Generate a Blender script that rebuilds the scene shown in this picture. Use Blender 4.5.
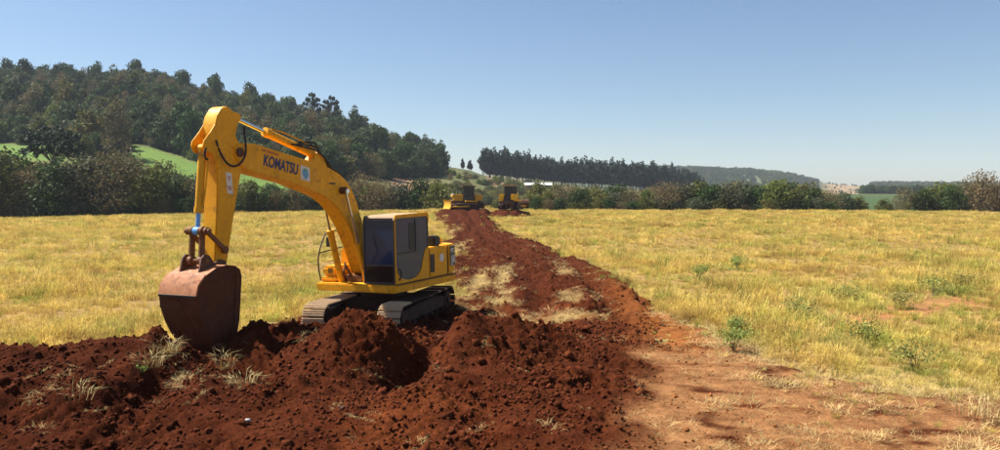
import bpy, bmesh, math, random
import numpy as np
from mathutils import Vector, Matrix, Euler

for o in list(bpy.data.objects):
    bpy.data.objects.remove(o)
SC = bpy.context.scene
COL = SC.collection
RD = math.radians

# ---------------------------------------------------------------- camera, sky, sun, exposure
CAM_H = 3.4
cam_d = bpy.data.cameras.new('camera')
cam_d.sensor_width = 36.0
cam_d.lens = 27.72
cam_d.clip_start = 0.1
cam_d.clip_end = 12000
cam = bpy.data.objects.new('camera', cam_d)
cam.location = (0, 0, CAM_H)
cam.rotation_euler = (RD(90 - 2.231), 0, 0)
COL.objects.link(cam)
SC.camera = cam

SUN_AZ = math.atan2(-0.94, 0.34)      # angle from +Y, clockwise positive (towards +X)
SUN_EL = RD(55)
world = bpy.data.worlds.new('World')
SC.world = world
world.use_nodes = True
wn = world.node_tree.nodes
bg = wn['Background']
sky = wn.new('ShaderNodeTexSky')
sky.sky_type = 'NISHITA'
sky.sun_disc = False
sky.sun_elevation = SUN_EL
sky.sun_rotation = SUN_AZ
sky.altitude = 500
sky.air_density = 1.0
sky.dust_density = 0.7
sky.ozone_density = 3.2
world.node_tree.links.new(sky.outputs[0], bg.inputs[0])
bg.inputs[1].default_value = 0.058

sun_d = bpy.data.lights.new('sun', 'SUN')
sun_d.energy = 5.0
sun_d.angle = RD(0.55)
sun_d.color = (1.0, 0.95, 0.86)
sun = bpy.data.objects.new('sun', sun_d)
sdir = Vector((math.sin(SUN_AZ) * math.cos(SUN_EL), math.cos(SUN_AZ) * math.cos(SUN_EL), math.sin(SUN_EL)))
sun.rotation_euler = sdir.to_track_quat('Z', 'Y').to_euler()
sun.location = (-30, 20, 40)
COL.objects.link(sun)

SC.view_settings.view_transform = 'Standard'
SC.view_settings.look = 'None'
SC.view_settings.gamma = 1.0
SC.view_settings.use_curve_mapping = False
SC.view_settings.exposure = 1.10
SC.render.engine = 'CYCLES'
SC.cycles.max_bounces = 6
SC.cycles.transparent_max_bounces = 8
SC.cycles.volume_bounces = 0
SC.cycles.use_denoising = True

# ---------------------------------------------------------------- noise
def _hash(ix, iy, seed):
    h = (ix.astype(np.int64) * 374761393 + iy.astype(np.int64) * 668265263 + seed * 974634777) & 0xffffffff
    h = ((h ^ (h >> 13)) * 1274126177) & 0xffffffff
    h = ((h ^ (h >> 16)) * 2246822519) & 0xffffffff
    return h ^ (h >> 15)

def gnoise(x, y, seed=0):
    x = np.asarray(x, float); y = np.asarray(y, float)
    ix = np.floor(x); iy = np.floor(y)
    fx = x - ix; fy = y - iy
    u = fx * fx * fx * (fx * (fx * 6 - 15) + 10); v = fy * fy * fy * (fy * (fy * 6 - 15) + 10)
    def g(dx, dy):
        a = _hash(ix + dx, iy + dy, seed) / 4294967296.0 * 2 * np.pi
        return np.cos(a) * (fx - dx) + np.sin(a) * (fy - dy)
    a = g(0, 0); b = g(1, 0); c = g(0, 1); d = g(1, 1)
    return (a + (b - a) * u + (c - a) * v + (a - b - c + d) * u * v) * 1.41

def fbm(x, y, seed=0, octv=4, gain=0.5):
    s = 0; a = 1.0; f = 1.0
    for k in range(octv):
        s = s + a * gnoise(np.asarray(x) * f, np.asarray(y) * f, seed + k * 17)
        a *= gain; f *= 2.03
    return s

def sstep(a, b, x):
    t = np.clip((np.asarray(x, float) - a) / (b - a), 0, 1)
    return t * t * (3 - 2 * t)

# ---------------------------------------------------------------- land form
PXA = lambda px: (np.asarray(px, float) - 500) / 770.0       # bearing as x/y

EX = np.array([-140, -84, -59, -34, -8, 26, 60, 84, 140.])
EZ = np.array([-1.0, -0.75, -0.2, 0.40, 0.62, 0.62, 0.45, 0.25, 0.0])
RA = PXA([-400, -150, 0, 60, 150, 200, 250, 300, 350, 400, 440, 470, 490, 550, 600, 650, 700, 800, 1000, 1400])
RZ = np.array([53, 61, 62, 62.5, 61, 54, 47.5, 42, 35, 24, 19, 17.0, 13.0, 9.5, 7.5, 5.5, 4.5, 3.6, 3.4, 3.0])
SY = np.array([150, 170, 200, 240, 285, 360, 430, 520, 700, 1000])
SZ = np.array([-0.02, 0.01, 0.08, 0.22, 0.36, 0.72, 1.0, 1.12, 0.8, 0.3])
FA = PXA([-400, 300, 500, 620, 700, 750, 800, 830, 860, 900, 950, 1000, 1100, 1400])
FZ = np.array([10, 20, 40, 52, 50, 45, 34, 25, 21, 20, 17, 15, 14, 12])

def field_z(x, y):
    e = np.interp(x, EX, EZ)
    t = np.clip((y - 25) / 105.0, 0, 1)
    z = e * t
    z = z + 0.05 * gnoise(x * 0.25, y * 0.25, 5) * sstep(20, 34, y) + 0.10 * gnoise(x * 0.06, y * 0.06, 6) * sstep(30, 60, y)
    return z

def land_z(x, y):
    x = np.asarray(x, float); y = np.asarray(y, float)
    f = field_z(x, y)
    yy = np.maximum(y, 20.0)
    a = x / yy
    far = np.interp(a, RA, RZ) * np.interp(yy, SY, SZ)
    far = far + 3.0 * gnoise(x * 0.012, y * 0.012, 9) * sstep(200, 330, y) * np.interp(a, PXA([0, 440, 520, 1000]), [1, .7, .3, .2])
    rid = np.interp(a, FA, FZ) * sstep(850, 1600, y) * (1 - 0.6 * sstep(1800, 3500, y))
    far = far + rid * (1 + 0.08 * gnoise(x * 0.004, y * 0.004, 3))
    t = sstep(131, 166, y)
    return f * (1 - t) + far * t

# ---------------------------------------------------------------- soil layout
RY = np.array([8, 14, 18, 25, 35, 50, 72, 104, 112.])
RRX = np.array([3.2, 3.4, 3.9, 4.5, 4.3, 2.2, -0.4, -1.8, -1.9])
RLX = np.array([-14, -14, -3.0, -1.6, -2.4, -3.5, -4.6, -8.3, -8.8])

def bump(x, y, cx, cy, rx, ry, rot=0.0):
    c, s = math.cos(rot), math.sin(rot)
    u = ((x - cx) * c + (y - cy) * s) / rx; v = (-(x - cx) * s + (y - cy) * c) / ry
    return np.exp(-(u * u + v * v))

BCX = np.array([-14, -8.3, -6.6, -6.0, -5.4, -5.0, -4.2, -3.5, -2.6, -1.8, -1.0, 0.2, 1.3, 2.4, 3.4, 5.0])
BCY = np.array([12.3, 12.9, 13.3, 13.4, 14.9, 15.5, 15.6, 15.2, 14.1, 14.3, 14.6, 15.2, 15.4, 15.6, 16, 16])
BCZ = np.array([0.80, 0.80, 0.82, 0.88, 0.62, 0.82, 0.78, 0.62, 0.42, 0.45, 0.62, 0.62, 0.45, 0.22, 0.06, 0.0])

def soil_mask(x, y):
    n = fbm(x * 0.8, y * 0.8, 21, 3) * 0.45
    nf = fbm(x * 0.35, y * 0.16, 22, 3) * 0.8
    # the torn-up road
    r = np.interp(y, RY, RRX); l = np.interp(y, RY, RLX)
    k = 0.5 + 0.01 * y
    m_road = np.minimum(sstep(-k, k, r - x + n + nf * 1.1), sstep(-k, k, x - l + n + nf * 1.0))
    # the dug heap in front: everything nearer than the berm's far foot
    back = np.interp(x, [-14, -7, -5.8, -4.6, -3.5, -1.4, 1, 3], [14.4, 15.0, 15.4, 16.4, 18.5, 19.5, 18, 16])
    m_heap = sstep(-0.35, 0.35, back - y + n * 0.8) * sstep(-0.6, 0.6, 3.4 + n + 0.25 * (13 - y) - x)
    m_pad = sstep(-0.8, 0.8, 2.3 - np.hypot((x - 1.2) * .9, (y - 102.5) * .55) + n)
    # machine footprint
    m_mach = sstep(-0.5, 0.5, 2.6 - np.hypot((x + 2.9) * 0.9, (y - 19.2) * 0.85) + n)
    m = np.maximum(np.maximum(np.maximum(m_road, m_heap), m_mach), m_pad)
    return m

def straw_on_road(x, y):
    s = np.zeros_like(x)
    for cx, cy, rx, ry, rot, w in ((-0.75, 29, 0.30, 4.5, -0.05, .95), (0.10, 30, 0.26, 4.5, -0.02, .8), (1.7, 20.8, .75, .6, 0, 1.0), (0.65, 20.3, 0.5, 0.45, 0, 0.85),
                                   (2.6, 34, .25, 3.0, .05, .4), (-2.5, 47, .5, 6, -.05, .8), (0.1, 23.5, .35, 2.2, 0, .6), (2.4, 24, .5, 1.2, 0, .6), (-3.9, 66, .5, 7, 0, .6)):
        s = np.maximum(s, w * bump(x, y, cx, cy, rx, ry, rot))
    return np.clip(s * 1.15 - .12 + 0.6 * fbm(x * 1.3, y * 0.7, 41, 3) * (s > .05), 0, 1)

def dry_mask(x, y):
    """bare, dry, trodden earth right of the heap"""
    n = fbm(x * 0.6, y * 0.6, 31, 4)
    gl = np.interp(x, [2, 3.5, 4.7, 5.5, 6.0, 6.8, 8.3, 12], [30, 27, 20.5, 16.4, 14.2, 12.8, 12.0, 11.5])   # grass begins beyond this
    edge = sstep(-1.3, 1.3, gl - y + 1.9 * n)
    return edge * sstep(2.1, 3.3, x + 0.6 * n + 0.25 * (14 - y))

def soil_h(x, y, fine=True):
    """height of the worked soil above the field surface"""
    cz = np.interp(x, BCX, BCZ); cy = np.interp(x, BCX, BCY)
    near = np.where(y < cy, np.clip((y - 9.4) / (cy - 9.4), 0, 1) ** 1.15, np.exp(-((y - cy) / 0.75) ** 2))
    h = cz * near
    h = h + 0.85 * bump(x, y, -2.65, 14.3, 0.95, 0.75) ** 0.8                     # round heap before the tracks
    h = h - 0.62 * bump(x, y, -4.35, 14.0, 0.85, 0.95) - 0.28 * bump(x, y, -5.45, 14.5, 0.45, 0.5) - 0.15 * bump(x, y, -3.9, 13.0, .6, .5)                             # scooped hollow by the bucket
    h = h - 0.75 * bump(x, y, -1.45, 13.9, 0.36, 1.25, -0.35)                      # slot between the heaps
    h = h + 0.55 * bump(x, y, -0.75, 14.8, 0.60, 0.6) + 0.32 * bump(x, y, 0.5, 15.3, 0.9, 0.6)
    h = h - 0.46 * bump(x, y, -7.3, 11.3, 0.5, 0.65) - 0.42 * bump(x, y, -5.6, 12.0, 0.45, 0.5) + 0.2 * bump(x, y, -6.3, 11.6, .5, .6)
    h = h + 0.22 * bump(x, y, -5.0, 12.2, 0.6, 0.5)
    h = h + 0.20 * bump(x, y, -6.05, 13.5, 0.25, 0.3)
    h = h + 0.40 * bump(x, y, -2.1, 17.3, .7, .8) + 0.34 * bump(x, y, -4.3, 17.4, .8, .7) + .18 * bump(x, y, -.9, 19.5, .5, 1.6) - 0.10 * bump(x, y, -3.1, 19, .5, 2)
    d = dry_mask(x, y)
    rough = (1 - 0.75 * d)
    road = sstep(18, 23, y)
    # long furrows along the road
    r = np.interp(y, RY, RRX); l = np.interp(y, RY, RLX)
    u = (x - l) / np.maximum(r - l, 1)
    h = h + road * 0.10 * (np.sin(u * 21 + 1.5 * gnoise(x * .3, y * .08, 12)) * 0.6 + gnoise(u * 9, y * 0.12, 13)) + road * 0.12
    h = h + road * 0.12 * np.exp(-((u - 0.95) / 0.07) ** 2) + road * .12 * np.exp(-((u - 0.75) / 0.05) ** 2)
    h = h + 0.75 * sstep(70, 96, y)
    if fine:
        a = fbm(x * 1.1, y * 1.1, 51, 3) * 0.16
        b = np.abs(fbm(x * 3.2 + 7, y * 3.2, 52, 3)) * 0.14
        c = np.abs(fbm(x * 7.5, y * 7.5 + 3, 53, 2)) * 0.085
        n2 = sstep(-0.25, 0.45, gnoise(x * 0.6, y * 0.6, 54)) * 1.15 + 0.25
        rough = rough * (1 - .5 * bump(x, y, -1.5, 11.2, 2.6, 1.3))
        h = h + rough * (a * 0.9 + (b - 0.05) * n2 + (c - 0.02) * n2)
        # drag marks over the dry ground
        h = h + d * 0.05 * fbm(x * 0.8, y * 3.0, 55, 4) + d * .03 * np.abs(fbm(x * 5, y * 5, 56, 2))
        h = h + 0.16 * bump(x, y, 4.2, 17.0, 1.1, 0.16, 0.05) + 0.14 * bump(x, y, 4.4, 14.6, 1.3, 0.22, 0.1) + 0.10 * bump(x, y, 5.1, 14.9, .5, .25)
    h = h * (1 - 0.6 * d) + 0.02 * d
    st = straw_on_road(x, y)
    h = h * (1 - 0.55 * st * sstep(17, 20, y))
    return h

def cover(x, y):
    return np.maximum(soil_mask(x, y), dry_mask(x, y))

def ground_z(x, y):
    x = np.asarray(x, float); y = np.asarray(y, float)
    c = cover(x, y)
    s = land_z(x, y) + soil_h(x, y) * c - 0.30 * (1 - sstep(0.0, 0.45, c)) + 0.01
    return np.maximum(land_z(x, y), s)

def gz(x, y):
    return float(ground_z(np.array([x], float), np.array([y], float))[0])

# ---------------------------------------------------------------- materials
def new_mat(name):
    m = bpy.data.materials.new(name); m.use_nodes = True
    nt = m.node_tree
    return m, nt, nt.nodes['Principled BSDF'], nt.nodes['Material Output']

def ramp(nt, fac, stops):
    r = nt.nodes.new('ShaderNodeValToRGB')
    el = r.color_ramp.elements
    while len(el) < len(stops): el.new(0.5)
    for e, (p, c) in zip(el, stops):
        e.position = p; e.color = (*c, 1)
    nt.links.new(fac, r.inputs[0])
    return r.outputs[0]

def noise_node(nt, scale, detail=4, coord='Object', rough=0.55, vec=None):
    n = nt.nodes.new('ShaderNodeTexNoise')
    n.inputs['Scale'].default_value = scale; n.inputs['Detail'].default_value = detail; n.inputs['Roughness'].default_value = rough
    if vec is None:
        t = nt.nodes.new('ShaderNodeTexCoord'); vec = t.outputs[coord]
    nt.links.new(vec, n.inputs['Vector'])
    return n.outputs['Fac']

def mix(nt, fac, a, b, mode='MIX'):
    m = nt.nodes.new('ShaderNodeMix'); m.data_type = 'RGBA'; m.blend_type = mode
    for s, v in ((m.inputs[0], fac), (m.inputs[6], a), (m.inputs[7], b)):
        if isinstance(v, (int, float)): s.default_value = v
        elif isinstance(v, tuple): s.default_value = (*v, 1)
        else: nt.links.new(v, s)
    return m.outputs[2]

def bump_node(nt, h, strength, dist=0.02):
    b = nt.nodes.new('ShaderNodeBump'); b.inputs['Strength'].default_value = strength; b.inputs['Distance'].default_value = dist
    nt.links.new(h, b.inputs['Height'])
    return b.outputs[0]

def dirty_paint(name, base, dirt=(0.17, 0.065, 0.03), amount=0.45, rough=0.46, bumpy=0.06):
    """paint with dust and soil smears; 'bumpy' gives caked dirt its relief"""
    m, nt, p, out = new_mat(name)
    n1 = noise_node(nt, 2.3, 6); n2 = noise_node(nt, 11, 5)
    f1 = ramp(nt, n1, [(0.42, (0, 0, 0)), (0.75, (1, 1, 1))])
    f2 = ramp(nt, n2, [(0.50, (0, 0, 0)), (0.72, (1, 1, 1))])
    f = mix(nt, 1.0, f1, f2, 'MULTIPLY')
    k = mix(nt, 1.0, f, (amount, amount, amount), 'MULTIPLY')
    shade = ramp(nt, n1, [(0.3, tuple(c * 0.88 for c in base)), (0.7, tuple(min(1, c * 1.06) for c in base))])
    sv = nt.nodes.new('ShaderNodeMapping'); tc = nt.nodes.new('ShaderNodeTexCoord'); nt.links.new(tc.outputs['Object'], sv.inputs[0]); sv.inputs['Scale'].default_value = (14, 14, 1.6)
    n4 = noise_node(nt, 1.0, 5, vec=sv.outputs[0])
    st = ramp(nt, n4, [(0.52, (0, 0, 0)), (0.8, (amount * .8,) * 3)])
    c = mix(nt, k, shade, dirt)
    c = mix(nt, st, c, tuple(.45 * a + .55 * b for a, b in zip(base, dirt)))
    n6 = noise_node(nt, 4.5, 7, rough=.68)
    c = mix(nt, ramp(nt, n6, [(0.54, (0, 0, 0)), (0.66, (amount * .75,) * 3)]), c, tuple(d_ * .85 for d_ in dirt))
    n5 = noise_node(nt, 38, 3)
    c = mix(nt, ramp(nt, n5, [(0.66, (0, 0, 0)), (0.76, (amount,) * 3)]), c, tuple(d_ * .6 for d_ in dirt))
    nt.links.new(c, p.inputs['Base Color'])
    r = ramp(nt, n2, [(0.3, (rough - .08,) * 3), (0.75, (rough + 0.3,) * 3)])
    nt.links.new(r, p.inputs['Roughness'])
    nt.links.new(bump_node(nt, n2, bumpy, 0.012), p.inputs['Normal'])
    p.inputs['Specular IOR Level'].default_value = 0.32
    return m

def plain(name, base, rough=0.5, metal=0.0, var=0.25, scale=6.0):
    m, nt, p, out = new_mat(name)
    n = noise_node(nt, scale, 5)
    nt.links.new(ramp(nt, n, [(0.3, tuple(c * (1 - var) for c in base)), (0.7, tuple(min(1, c * (1 + var)) for c in base))]), p.inputs['Base Color'])
    p.inputs['Roughness'].default_value = rough; p.inputs['Metallic'].default_value = metal
    return m

M = {}
M['yellow'] = dirty_paint('yellow_paint', (0.84, 0.39, 0.001), dirt=(0.30, 0.135, 0.035), amount=0.75, rough=.5)
M['yellow_old'] = dirty_paint('yellow_paint_worn', (0.74, 0.36, 0.006), amount=0.7, rough=0.5)
M['yellow_far'] = dirty_paint('yellow_paint_dozer', (0.85, 0.50, 0.004), amount=0.5)
M['yellow_dirt'] = dirty_paint('yellow_paint_muddy', (0.68, 0.36, 0.02), dirt=(.12,.05,.02), amount=1.0, rough=.6)
M['dark'] = plain('dark_steel', (0.018, 0.016, 0.015), 0.55)
M['black_rubber'] = plain('black_rubber', (0.012, 0.012, 0.012), 0.65)
M['brown_steel'] = dirty_paint('soil_stained_steel', (0.11, 0.05, 0.028), dirt=(0.28, 0.13, 0.075), amount=0.7, rough=0.6)
M['link_steel'] = dirty_paint('stained_link_paint', (0.20, 0.085, 0.03), dirt=(0.09, 0.035, 0.02), amount=0.8, rough=0.6)
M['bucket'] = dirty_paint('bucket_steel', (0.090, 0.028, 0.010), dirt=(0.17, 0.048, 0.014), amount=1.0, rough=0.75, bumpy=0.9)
M['bucket_lit'] = dirty_paint('bucket_lit_steel', (0.38, 0.155, 0.066), dirt=(0.13, 0.04, 0.016), amount=0.95, rough=0.6, bumpy=0.6)  # pale dusty copy of the bucket steel, sunlight on its top painted in
M['caked'] = plain('caked_soil', (0.10, 0.030, 0.012), .95, 0, .4, 14)
M['shoe'] = dirty_paint('worn_sunlit_track_steel', (0.55, 0.39, 0.23), dirt=(0.20, 0.09, 0.04), amount=0.6, rough=0.5)
M['mud_steel'] = dirty_paint('muddy_steel', (0.045, 0.022, 0.014), dirt=(0.15, 0.05, 0.02), amount=0.8, bumpy=.5, rough=0.7)
M['chrome'] = plain('polished_rod', (0.62, 0.63, 0.66), 0.18, 1.0, 0.05)
M['blue_rod'] = plain('blue_rod_cover', (0.12, 0.36, 0.75), 0.35, 0.0, 0.1)
M['dust_top'] = dirty_paint('dusty_roof', (0.36, 0.25, 0.15), dirt=(0.62, 0.36, 0.06), amount=0.5, rough=0.7)
M['navy'] = plain('navy_lettering', (0.016, 0.018, 0.09), 0.45, 0, 0.1)
M['red_ink'] = plain('faded_red_lettering', (0.42, 0.06, 0.02), 0.5, 0, 0.2)
M['white_paint'] = plain('white_sticker', (0.66, 0.64, 0.58), 0.5, 0, 0.08)
M['pale_blue'] = plain('emblem_blue', (0.13, 0.33, 0.52), 0.5, 0, 0.1)
M['emblem_green'] = plain('emblem_green', (0.12, 0.34, 0.16), 0.5, 0, 0.1)
M['grey_panel'] = plain('dark_grey_panel', (0.035, 0.035, 0.04), 0.45, 0, 0.2)
M['red_mark'] = plain('red_mark', (0.52, 0.26, 0.20), 0.5, 0, 0.1)
M['seat'] = plain('seat_cloth', (0.03, 0.03, 0.034), 0.85)

def glass_mat(name, tint, rough=0.06):
    m, nt, p, out = new_mat(name)
    n = noise_node(nt, 3.0, 4)
    nt.links.new(ramp(nt, n, [(0.35, tint), (0.8, tuple(c * 1.25 + 0.002 for c in tint))]), p.inputs['Base Color'])
    p.inputs['Roughness'].default_value = rough
    p.inputs['Specular IOR Level'].default_value = 0.35
    tr = nt.nodes.new('ShaderNodeBsdfTransparent'); tr.inputs[0].default_value = (0.45, 0.55, 0.66, 1)
    mx = nt.nodes.new('ShaderNodeMixShader'); mx.inputs[0].default_value = 0.93
    nt.links.new(tr.outputs[0], mx.inputs[1]); nt.links.new(p.outputs[0], mx.inputs[2]); nt.links.new(mx.outputs[0], out.inputs[0])
    return m
M['glass'] = glass_mat('tinted_cab_glass', (0.010, 0.034, 0.095))
M['glass_side'] = glass_mat('cab_side_glass', (0.020, 0.050, 0.115))
M['glass_low'] = glass_mat('lower_cab_glass', (0.014, 0.011, 0.012))

# terrain and soil read a colour attribute for what grows or lies there
def land_mat():
    m, nt, p, out = new_mat('land')
    at = nt.nodes.new('ShaderNodeAttribute'); at.attribute_name = 'col'
    n = noise_node(nt, 0.9, 6); n2 = noise_node(nt, 6.0, 5); n3 = noise_node(nt, 0.035, 4)
    c = mix(nt, 1.0, at.outputs['Color'], ramp(nt, n, [(0.3, (0.72, 0.74, 0.72)), (0.7, (1.22, 1.18, 1.1))]), 'MULTIPLY')
    c = mix(nt, 1.0, c, ramp(nt, n2, [(0.3, (0.75, 0.75, 0.75)), (0.7, (1.2, 1.2, 1.2))]), 'MULTIPLY')
    c = mix(nt, 1.0, c, ramp(nt, n3, [(0.35, (0.85, 0.9, 0.85)), (0.65, (1.1, 1.08, 1.05))]), 'MULTIPLY')
    nt.links.new(c, p.inputs['Base Color']); p.inputs['Roughness'].default_value = 0.95
    p.inputs['Specular IOR Level'].default_value = 0.1
    nt.links.new(bump_node(nt, n2, 0.6, 0.05), p.inputs['Normal'])
    return m
M['land'] = land_mat()

def soil_mat():
    m, nt, p, out = new_mat('red_soil')
    at = nt.nodes.new('ShaderNodeAttribute'); at.attribute_name = 'col'
    n = noise_node(nt, 3.0, 6); n2 = noise_node(nt, 22.0, 5, rough=0.7); n3 = noise_node(nt, 75.0, 4, rough=0.7)
    c = mix(nt, 1.0, at.outputs['Color'], ramp(nt, n, [(0.3, (0.66, 0.62, 0.60)), (0.7, (1.3, 1.28, 1.22))]), 'MULTIPLY')
    c = mix(nt, 1.0, c, ramp(nt, n2, [(0.32, (0.55, 0.52, 0.5)), (0.68, (1.35, 1.35, 1.35))]), 'MULTIPLY')
    nt.links.new(c, p.inputs['Base Color']); p.inputs['Roughness'].default_value = 0.95
    p.inputs['Specular IOR Level'].default_value = 0.03
    b1 = nt.nodes.new('ShaderNodeBump'); b1.inputs['Strength'].default_value = 0.9; b1.inputs['Distance'].default_value = 0.035
    nt.links.new(n2, b1.inputs['Height'])
    b2 = nt.nodes.new('ShaderNodeBump'); b2.inputs['Strength'].default_value = 0.8; b2.inputs['Distance'].default_value = 0.012
    nt.links.new(n3, b2.inputs['Height']); nt.links.new(b1.outputs[0], b2.inputs['Normal'])
    nt.links.new(b2.outputs[0], p.inputs['Normal'])
    return m
M['soil'] = soil_mat()

def inst_mat(name, base, trans=0.0, rough=0.9, var=0.3, attr='tcol', facevar=False):
    """material of scattered stuff: base colour times the colour its scatter point carries"""
    m, nt, p, out = new_mat(name)
    at = nt.nodes.new('ShaderNodeAttribute'); at.attribute_type = 'INSTANCER'; at.attribute_name = attr
    c = mix(nt, 1.0, at.outputs['Color'], base, 'MULTIPLY')
    if facevar:
        fv = nt.nodes.new('ShaderNodeAttribute'); fv.attribute_name = 'lv'
        c = mix(nt, 1.0, c, fv.outputs['Color'], 'MULTIPLY')
    nt.links.new(c, p.inputs['Base Color']); p.inputs['Roughness'].default_value = rough
    p.inputs['Specular IOR Level'].default_value = 0.05
    if trans > 0:
        t = nt.nodes.new('ShaderNodeBsdfTranslucent'); nt.links.new(c, t.inputs[0])
        mx = nt.nodes.new('ShaderNodeMixShader'); mx.inputs[0].default_value = trans
        nt.links.new(p.outputs[0], mx.inputs[1]); nt.links.new(t.outputs[0], mx.inputs[2]); nt.links.new(mx.outputs[0], out.inputs[0])
    return m

def leaf_mat(name, base, trans=0.25):
    m, nt, p, out = new_mat(name)
    fv = nt.nodes.new('ShaderNodeAttribute'); fv.attribute_name = 'lv'
    oi = nt.nodes.new('ShaderNodeObjectInfo')
    r = ramp(nt, oi.outputs['Random'], [(0.0, (0.72, 0.80, 0.70)), (0.35, (1.0, 1.0, 1.0)), (0.7, (1.15, 1.02, 0.95)), (1.0, (0.9, 1.12, 0.9))])
    c = mix(nt, 1.0, fv.outputs['Color'], base, 'MULTIPLY')
    c = mix(nt, 1.0, c, r, 'MULTIPLY')
    nt.links.new(c, p.inputs['Base Color']); p.inputs['Roughness'].default_value = 0.75
    p.inputs['Specular IOR Level'].default_value = 0.2
    t = nt.nodes.new('ShaderNodeBsdfTranslucent'); nt.links.new(c, t.inputs[0])
    mx = nt.nodes.new('ShaderNodeMixShader'); mx.inputs[0].default_value = trans
    nt.links.new(p.outputs[0], mx.inputs[1]); nt.links.new(t.outputs[0], mx.inputs[2]); nt.links.new(mx.outputs[0], out.inputs[0])
    return m
LEAF = {
    'evergreen': leaf_mat('evergreen_leaves', (0.048, 0.078, 0.022)),
    'olive': leaf_mat('olive_leaves', (0.125, 0.125, 0.032)),
    'brown': leaf_mat('dry_brown_leaves', (0.150, 0.120, 0.058)),
    'grey': leaf_mat('grey_green_leaves', (0.090, 0.098, 0.055)),
    'bright': leaf_mat('light_green_leaves', (0.130, 0.165, 0.035), 0.35),
    'conifer': leaf_mat('conifer_needles', (0.030, 0.048, 0.026), 0.1),
    'eucalypt': leaf_mat('eucalypt_leaves', (0.024, 0.036, 0.024), 0.12),
    'weed': leaf_mat('weed_leaves', (0.30, 0.30, 0.09), 0.4),
    'sprout': leaf_mat('fresh_grass_leaves', (0.24, 0.31, 0.08), 0.4),
}
M['bark'] = plain('bark', (0.11, 0.085, 0.065), 0.9, 0, 0.35, 9)
M['pale_bark'] = plain('pale_bark', (0.085, 0.075, 0.062), 0.9, 0, 0.3, 9)

# ---------------------------------------------------------------- mesh helpers
def link(o, parent=None):
    COL.objects.link(o)
    if parent is not None: o.parent = parent
    return o

def tag(o, label=None, cat=None, group=None, kind=None):
    if label: o['label'] = label
    if cat: o['category'] = cat
    if group: o['group'] = group
    if kind: o['kind'] = kind
    return o

def empty(name, loc, rot=(0, 0, 0)):
    o = bpy.data.objects.new(name, None); o.empty_display_size = 0.3
    o.location = loc; o.rotation_euler = rot
    return link(o)

class MB:
    """collects shapes into one bmesh"""
    def __init__(self): self.bm = bmesh.new()
    def prism(self, pts, y0, y1, bevel=0.0, axis='y'):
        b = bmesh.new()
        def P(u, v, w):
            return {'y': (u, w, v), 'x': (w, u, v), 'z': (u, v, w)}[axis]
        A = [b.verts.new(P(u, v, y0)) for u, v in pts]; B = [b.verts.new(P(u, v, y1)) for u, v in pts]
        n = len(pts)
        b.faces.new(A); b.faces.new(B[::-1])
        for i in range(n): b.faces.new((A[i], B[i], B[(i + 1) % n], A[(i + 1) % n]))
        bmesh.ops.recalc_face_normals(b, faces=b.faces)
        if bevel > 0:
            es = [e for e in b.edges if len(e.link_faces) == 2 and e.calc_face_angle(0) > 0.5]
            bmesh.ops.bevel(b, geom=es, offset=bevel, segments=2, affect='EDGES', clamp_overlap=True)
        return self._add(b)
    def box(self, lo, hi, bevel=0.0, mat=None):
        b = bmesh.new()
        bmesh.ops.create_cube(b, size=1.0)
        for v in b.verts:
            v.co = Vector([lo[k] + (v.co[k] + 0.5) * (hi[k] - lo[k]) for k in range(3)])
        if bevel > 0:
            bmesh.ops.bevel(b, geom=b.edges[:], offset=bevel, segments=2, affect='EDGES', clamp_overlap=True)
        if mat is not None: b.transform(mat)
        return self._add(b)
    def cyl(self, a, c, r0, r1=None, seg=14, bevel=0.0):
        r1 = r0 if r1 is None else r1
        a = Vector(a); c = Vector(c); d = c - a
        b = bmesh.new()
        bmesh.ops.create_cone(b, cap_ends=True, segments=seg, radius1=r0, radius2=r1, depth=d.length)
        if bevel > 0:
            es = [e for e in b.edges if len(e.link_faces) == 2 and e.calc_face_angle(0) > 1.0]
            bmesh.ops.bevel(b, geom=es, offset=bevel, segments=2, affect='EDGES', clamp_overlap=True)
        b.transform(Matrix.Translation((a + c) / 2) @ d.to_track_quat('Z', 'Y').to_matrix().to_4x4())
        return self._add(b)
    def tube(self, pts, r, seg=8, closed_path=False):
        pts = [Vector(p) for p in pts]
        b = bmesh.new(); rings = []
        rr = r if hasattr(r, '__len__') else [r] * len(pts)
        up = Vector((0, 0, 1))
        for i, p in enumerate(pts):
            t = (pts[min(i + 1, len(pts) - 1)] - pts[max(i - 1, 0)]).normalized()
            ref = up if abs(t.dot(up)) < 0.95 else Vector((1, 0, 0))
            n = t.cross(ref).normalized(); m = t.cross(n)
            rings.append([b.verts.new(p + (n * math.cos(2 * math.pi * k / seg) + m * math.sin(2 * math.pi * k / seg)) * rr[i]) for k in range(seg)])
        for A, B in zip(rings, rings[1:]):
            for k in range(seg): b.faces.new((A[k], A[(k + 1) % seg], B[(k + 1) % seg], B[k]))
        b.faces.new(rings[0]); b.faces.new(rings[-1][::-1])
        bmesh.ops.recalc_face_normals(b, faces=b.faces)
        return self._add(b)
    def _add(self, b):
        me = bpy.data.meshes.new('tmp'); b.to_mesh(me); b.free()
        self.bm.from_mesh(me); bpy.data.meshes.remove(me)
        return self
    def build(self, name, mat, parent=None, smooth=True, xf=None):
        me = bpy.data.meshes.new(name)
        if xf is not None: self.bm.transform(xf)
        self.bm.to_mesh(me); self.bm.free()
        me.materials.append(mat if not isinstance(mat, str) else M[mat])
        if smooth:
            me.polygons.foreach_set('use_smooth', [True] * len(me.polygons))
            try: me.set_sharp_from_angle(angle=RD(38))
            except Exception: pass
        o = bpy.data.objects.new(name, me)
        return link(o, parent)

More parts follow.
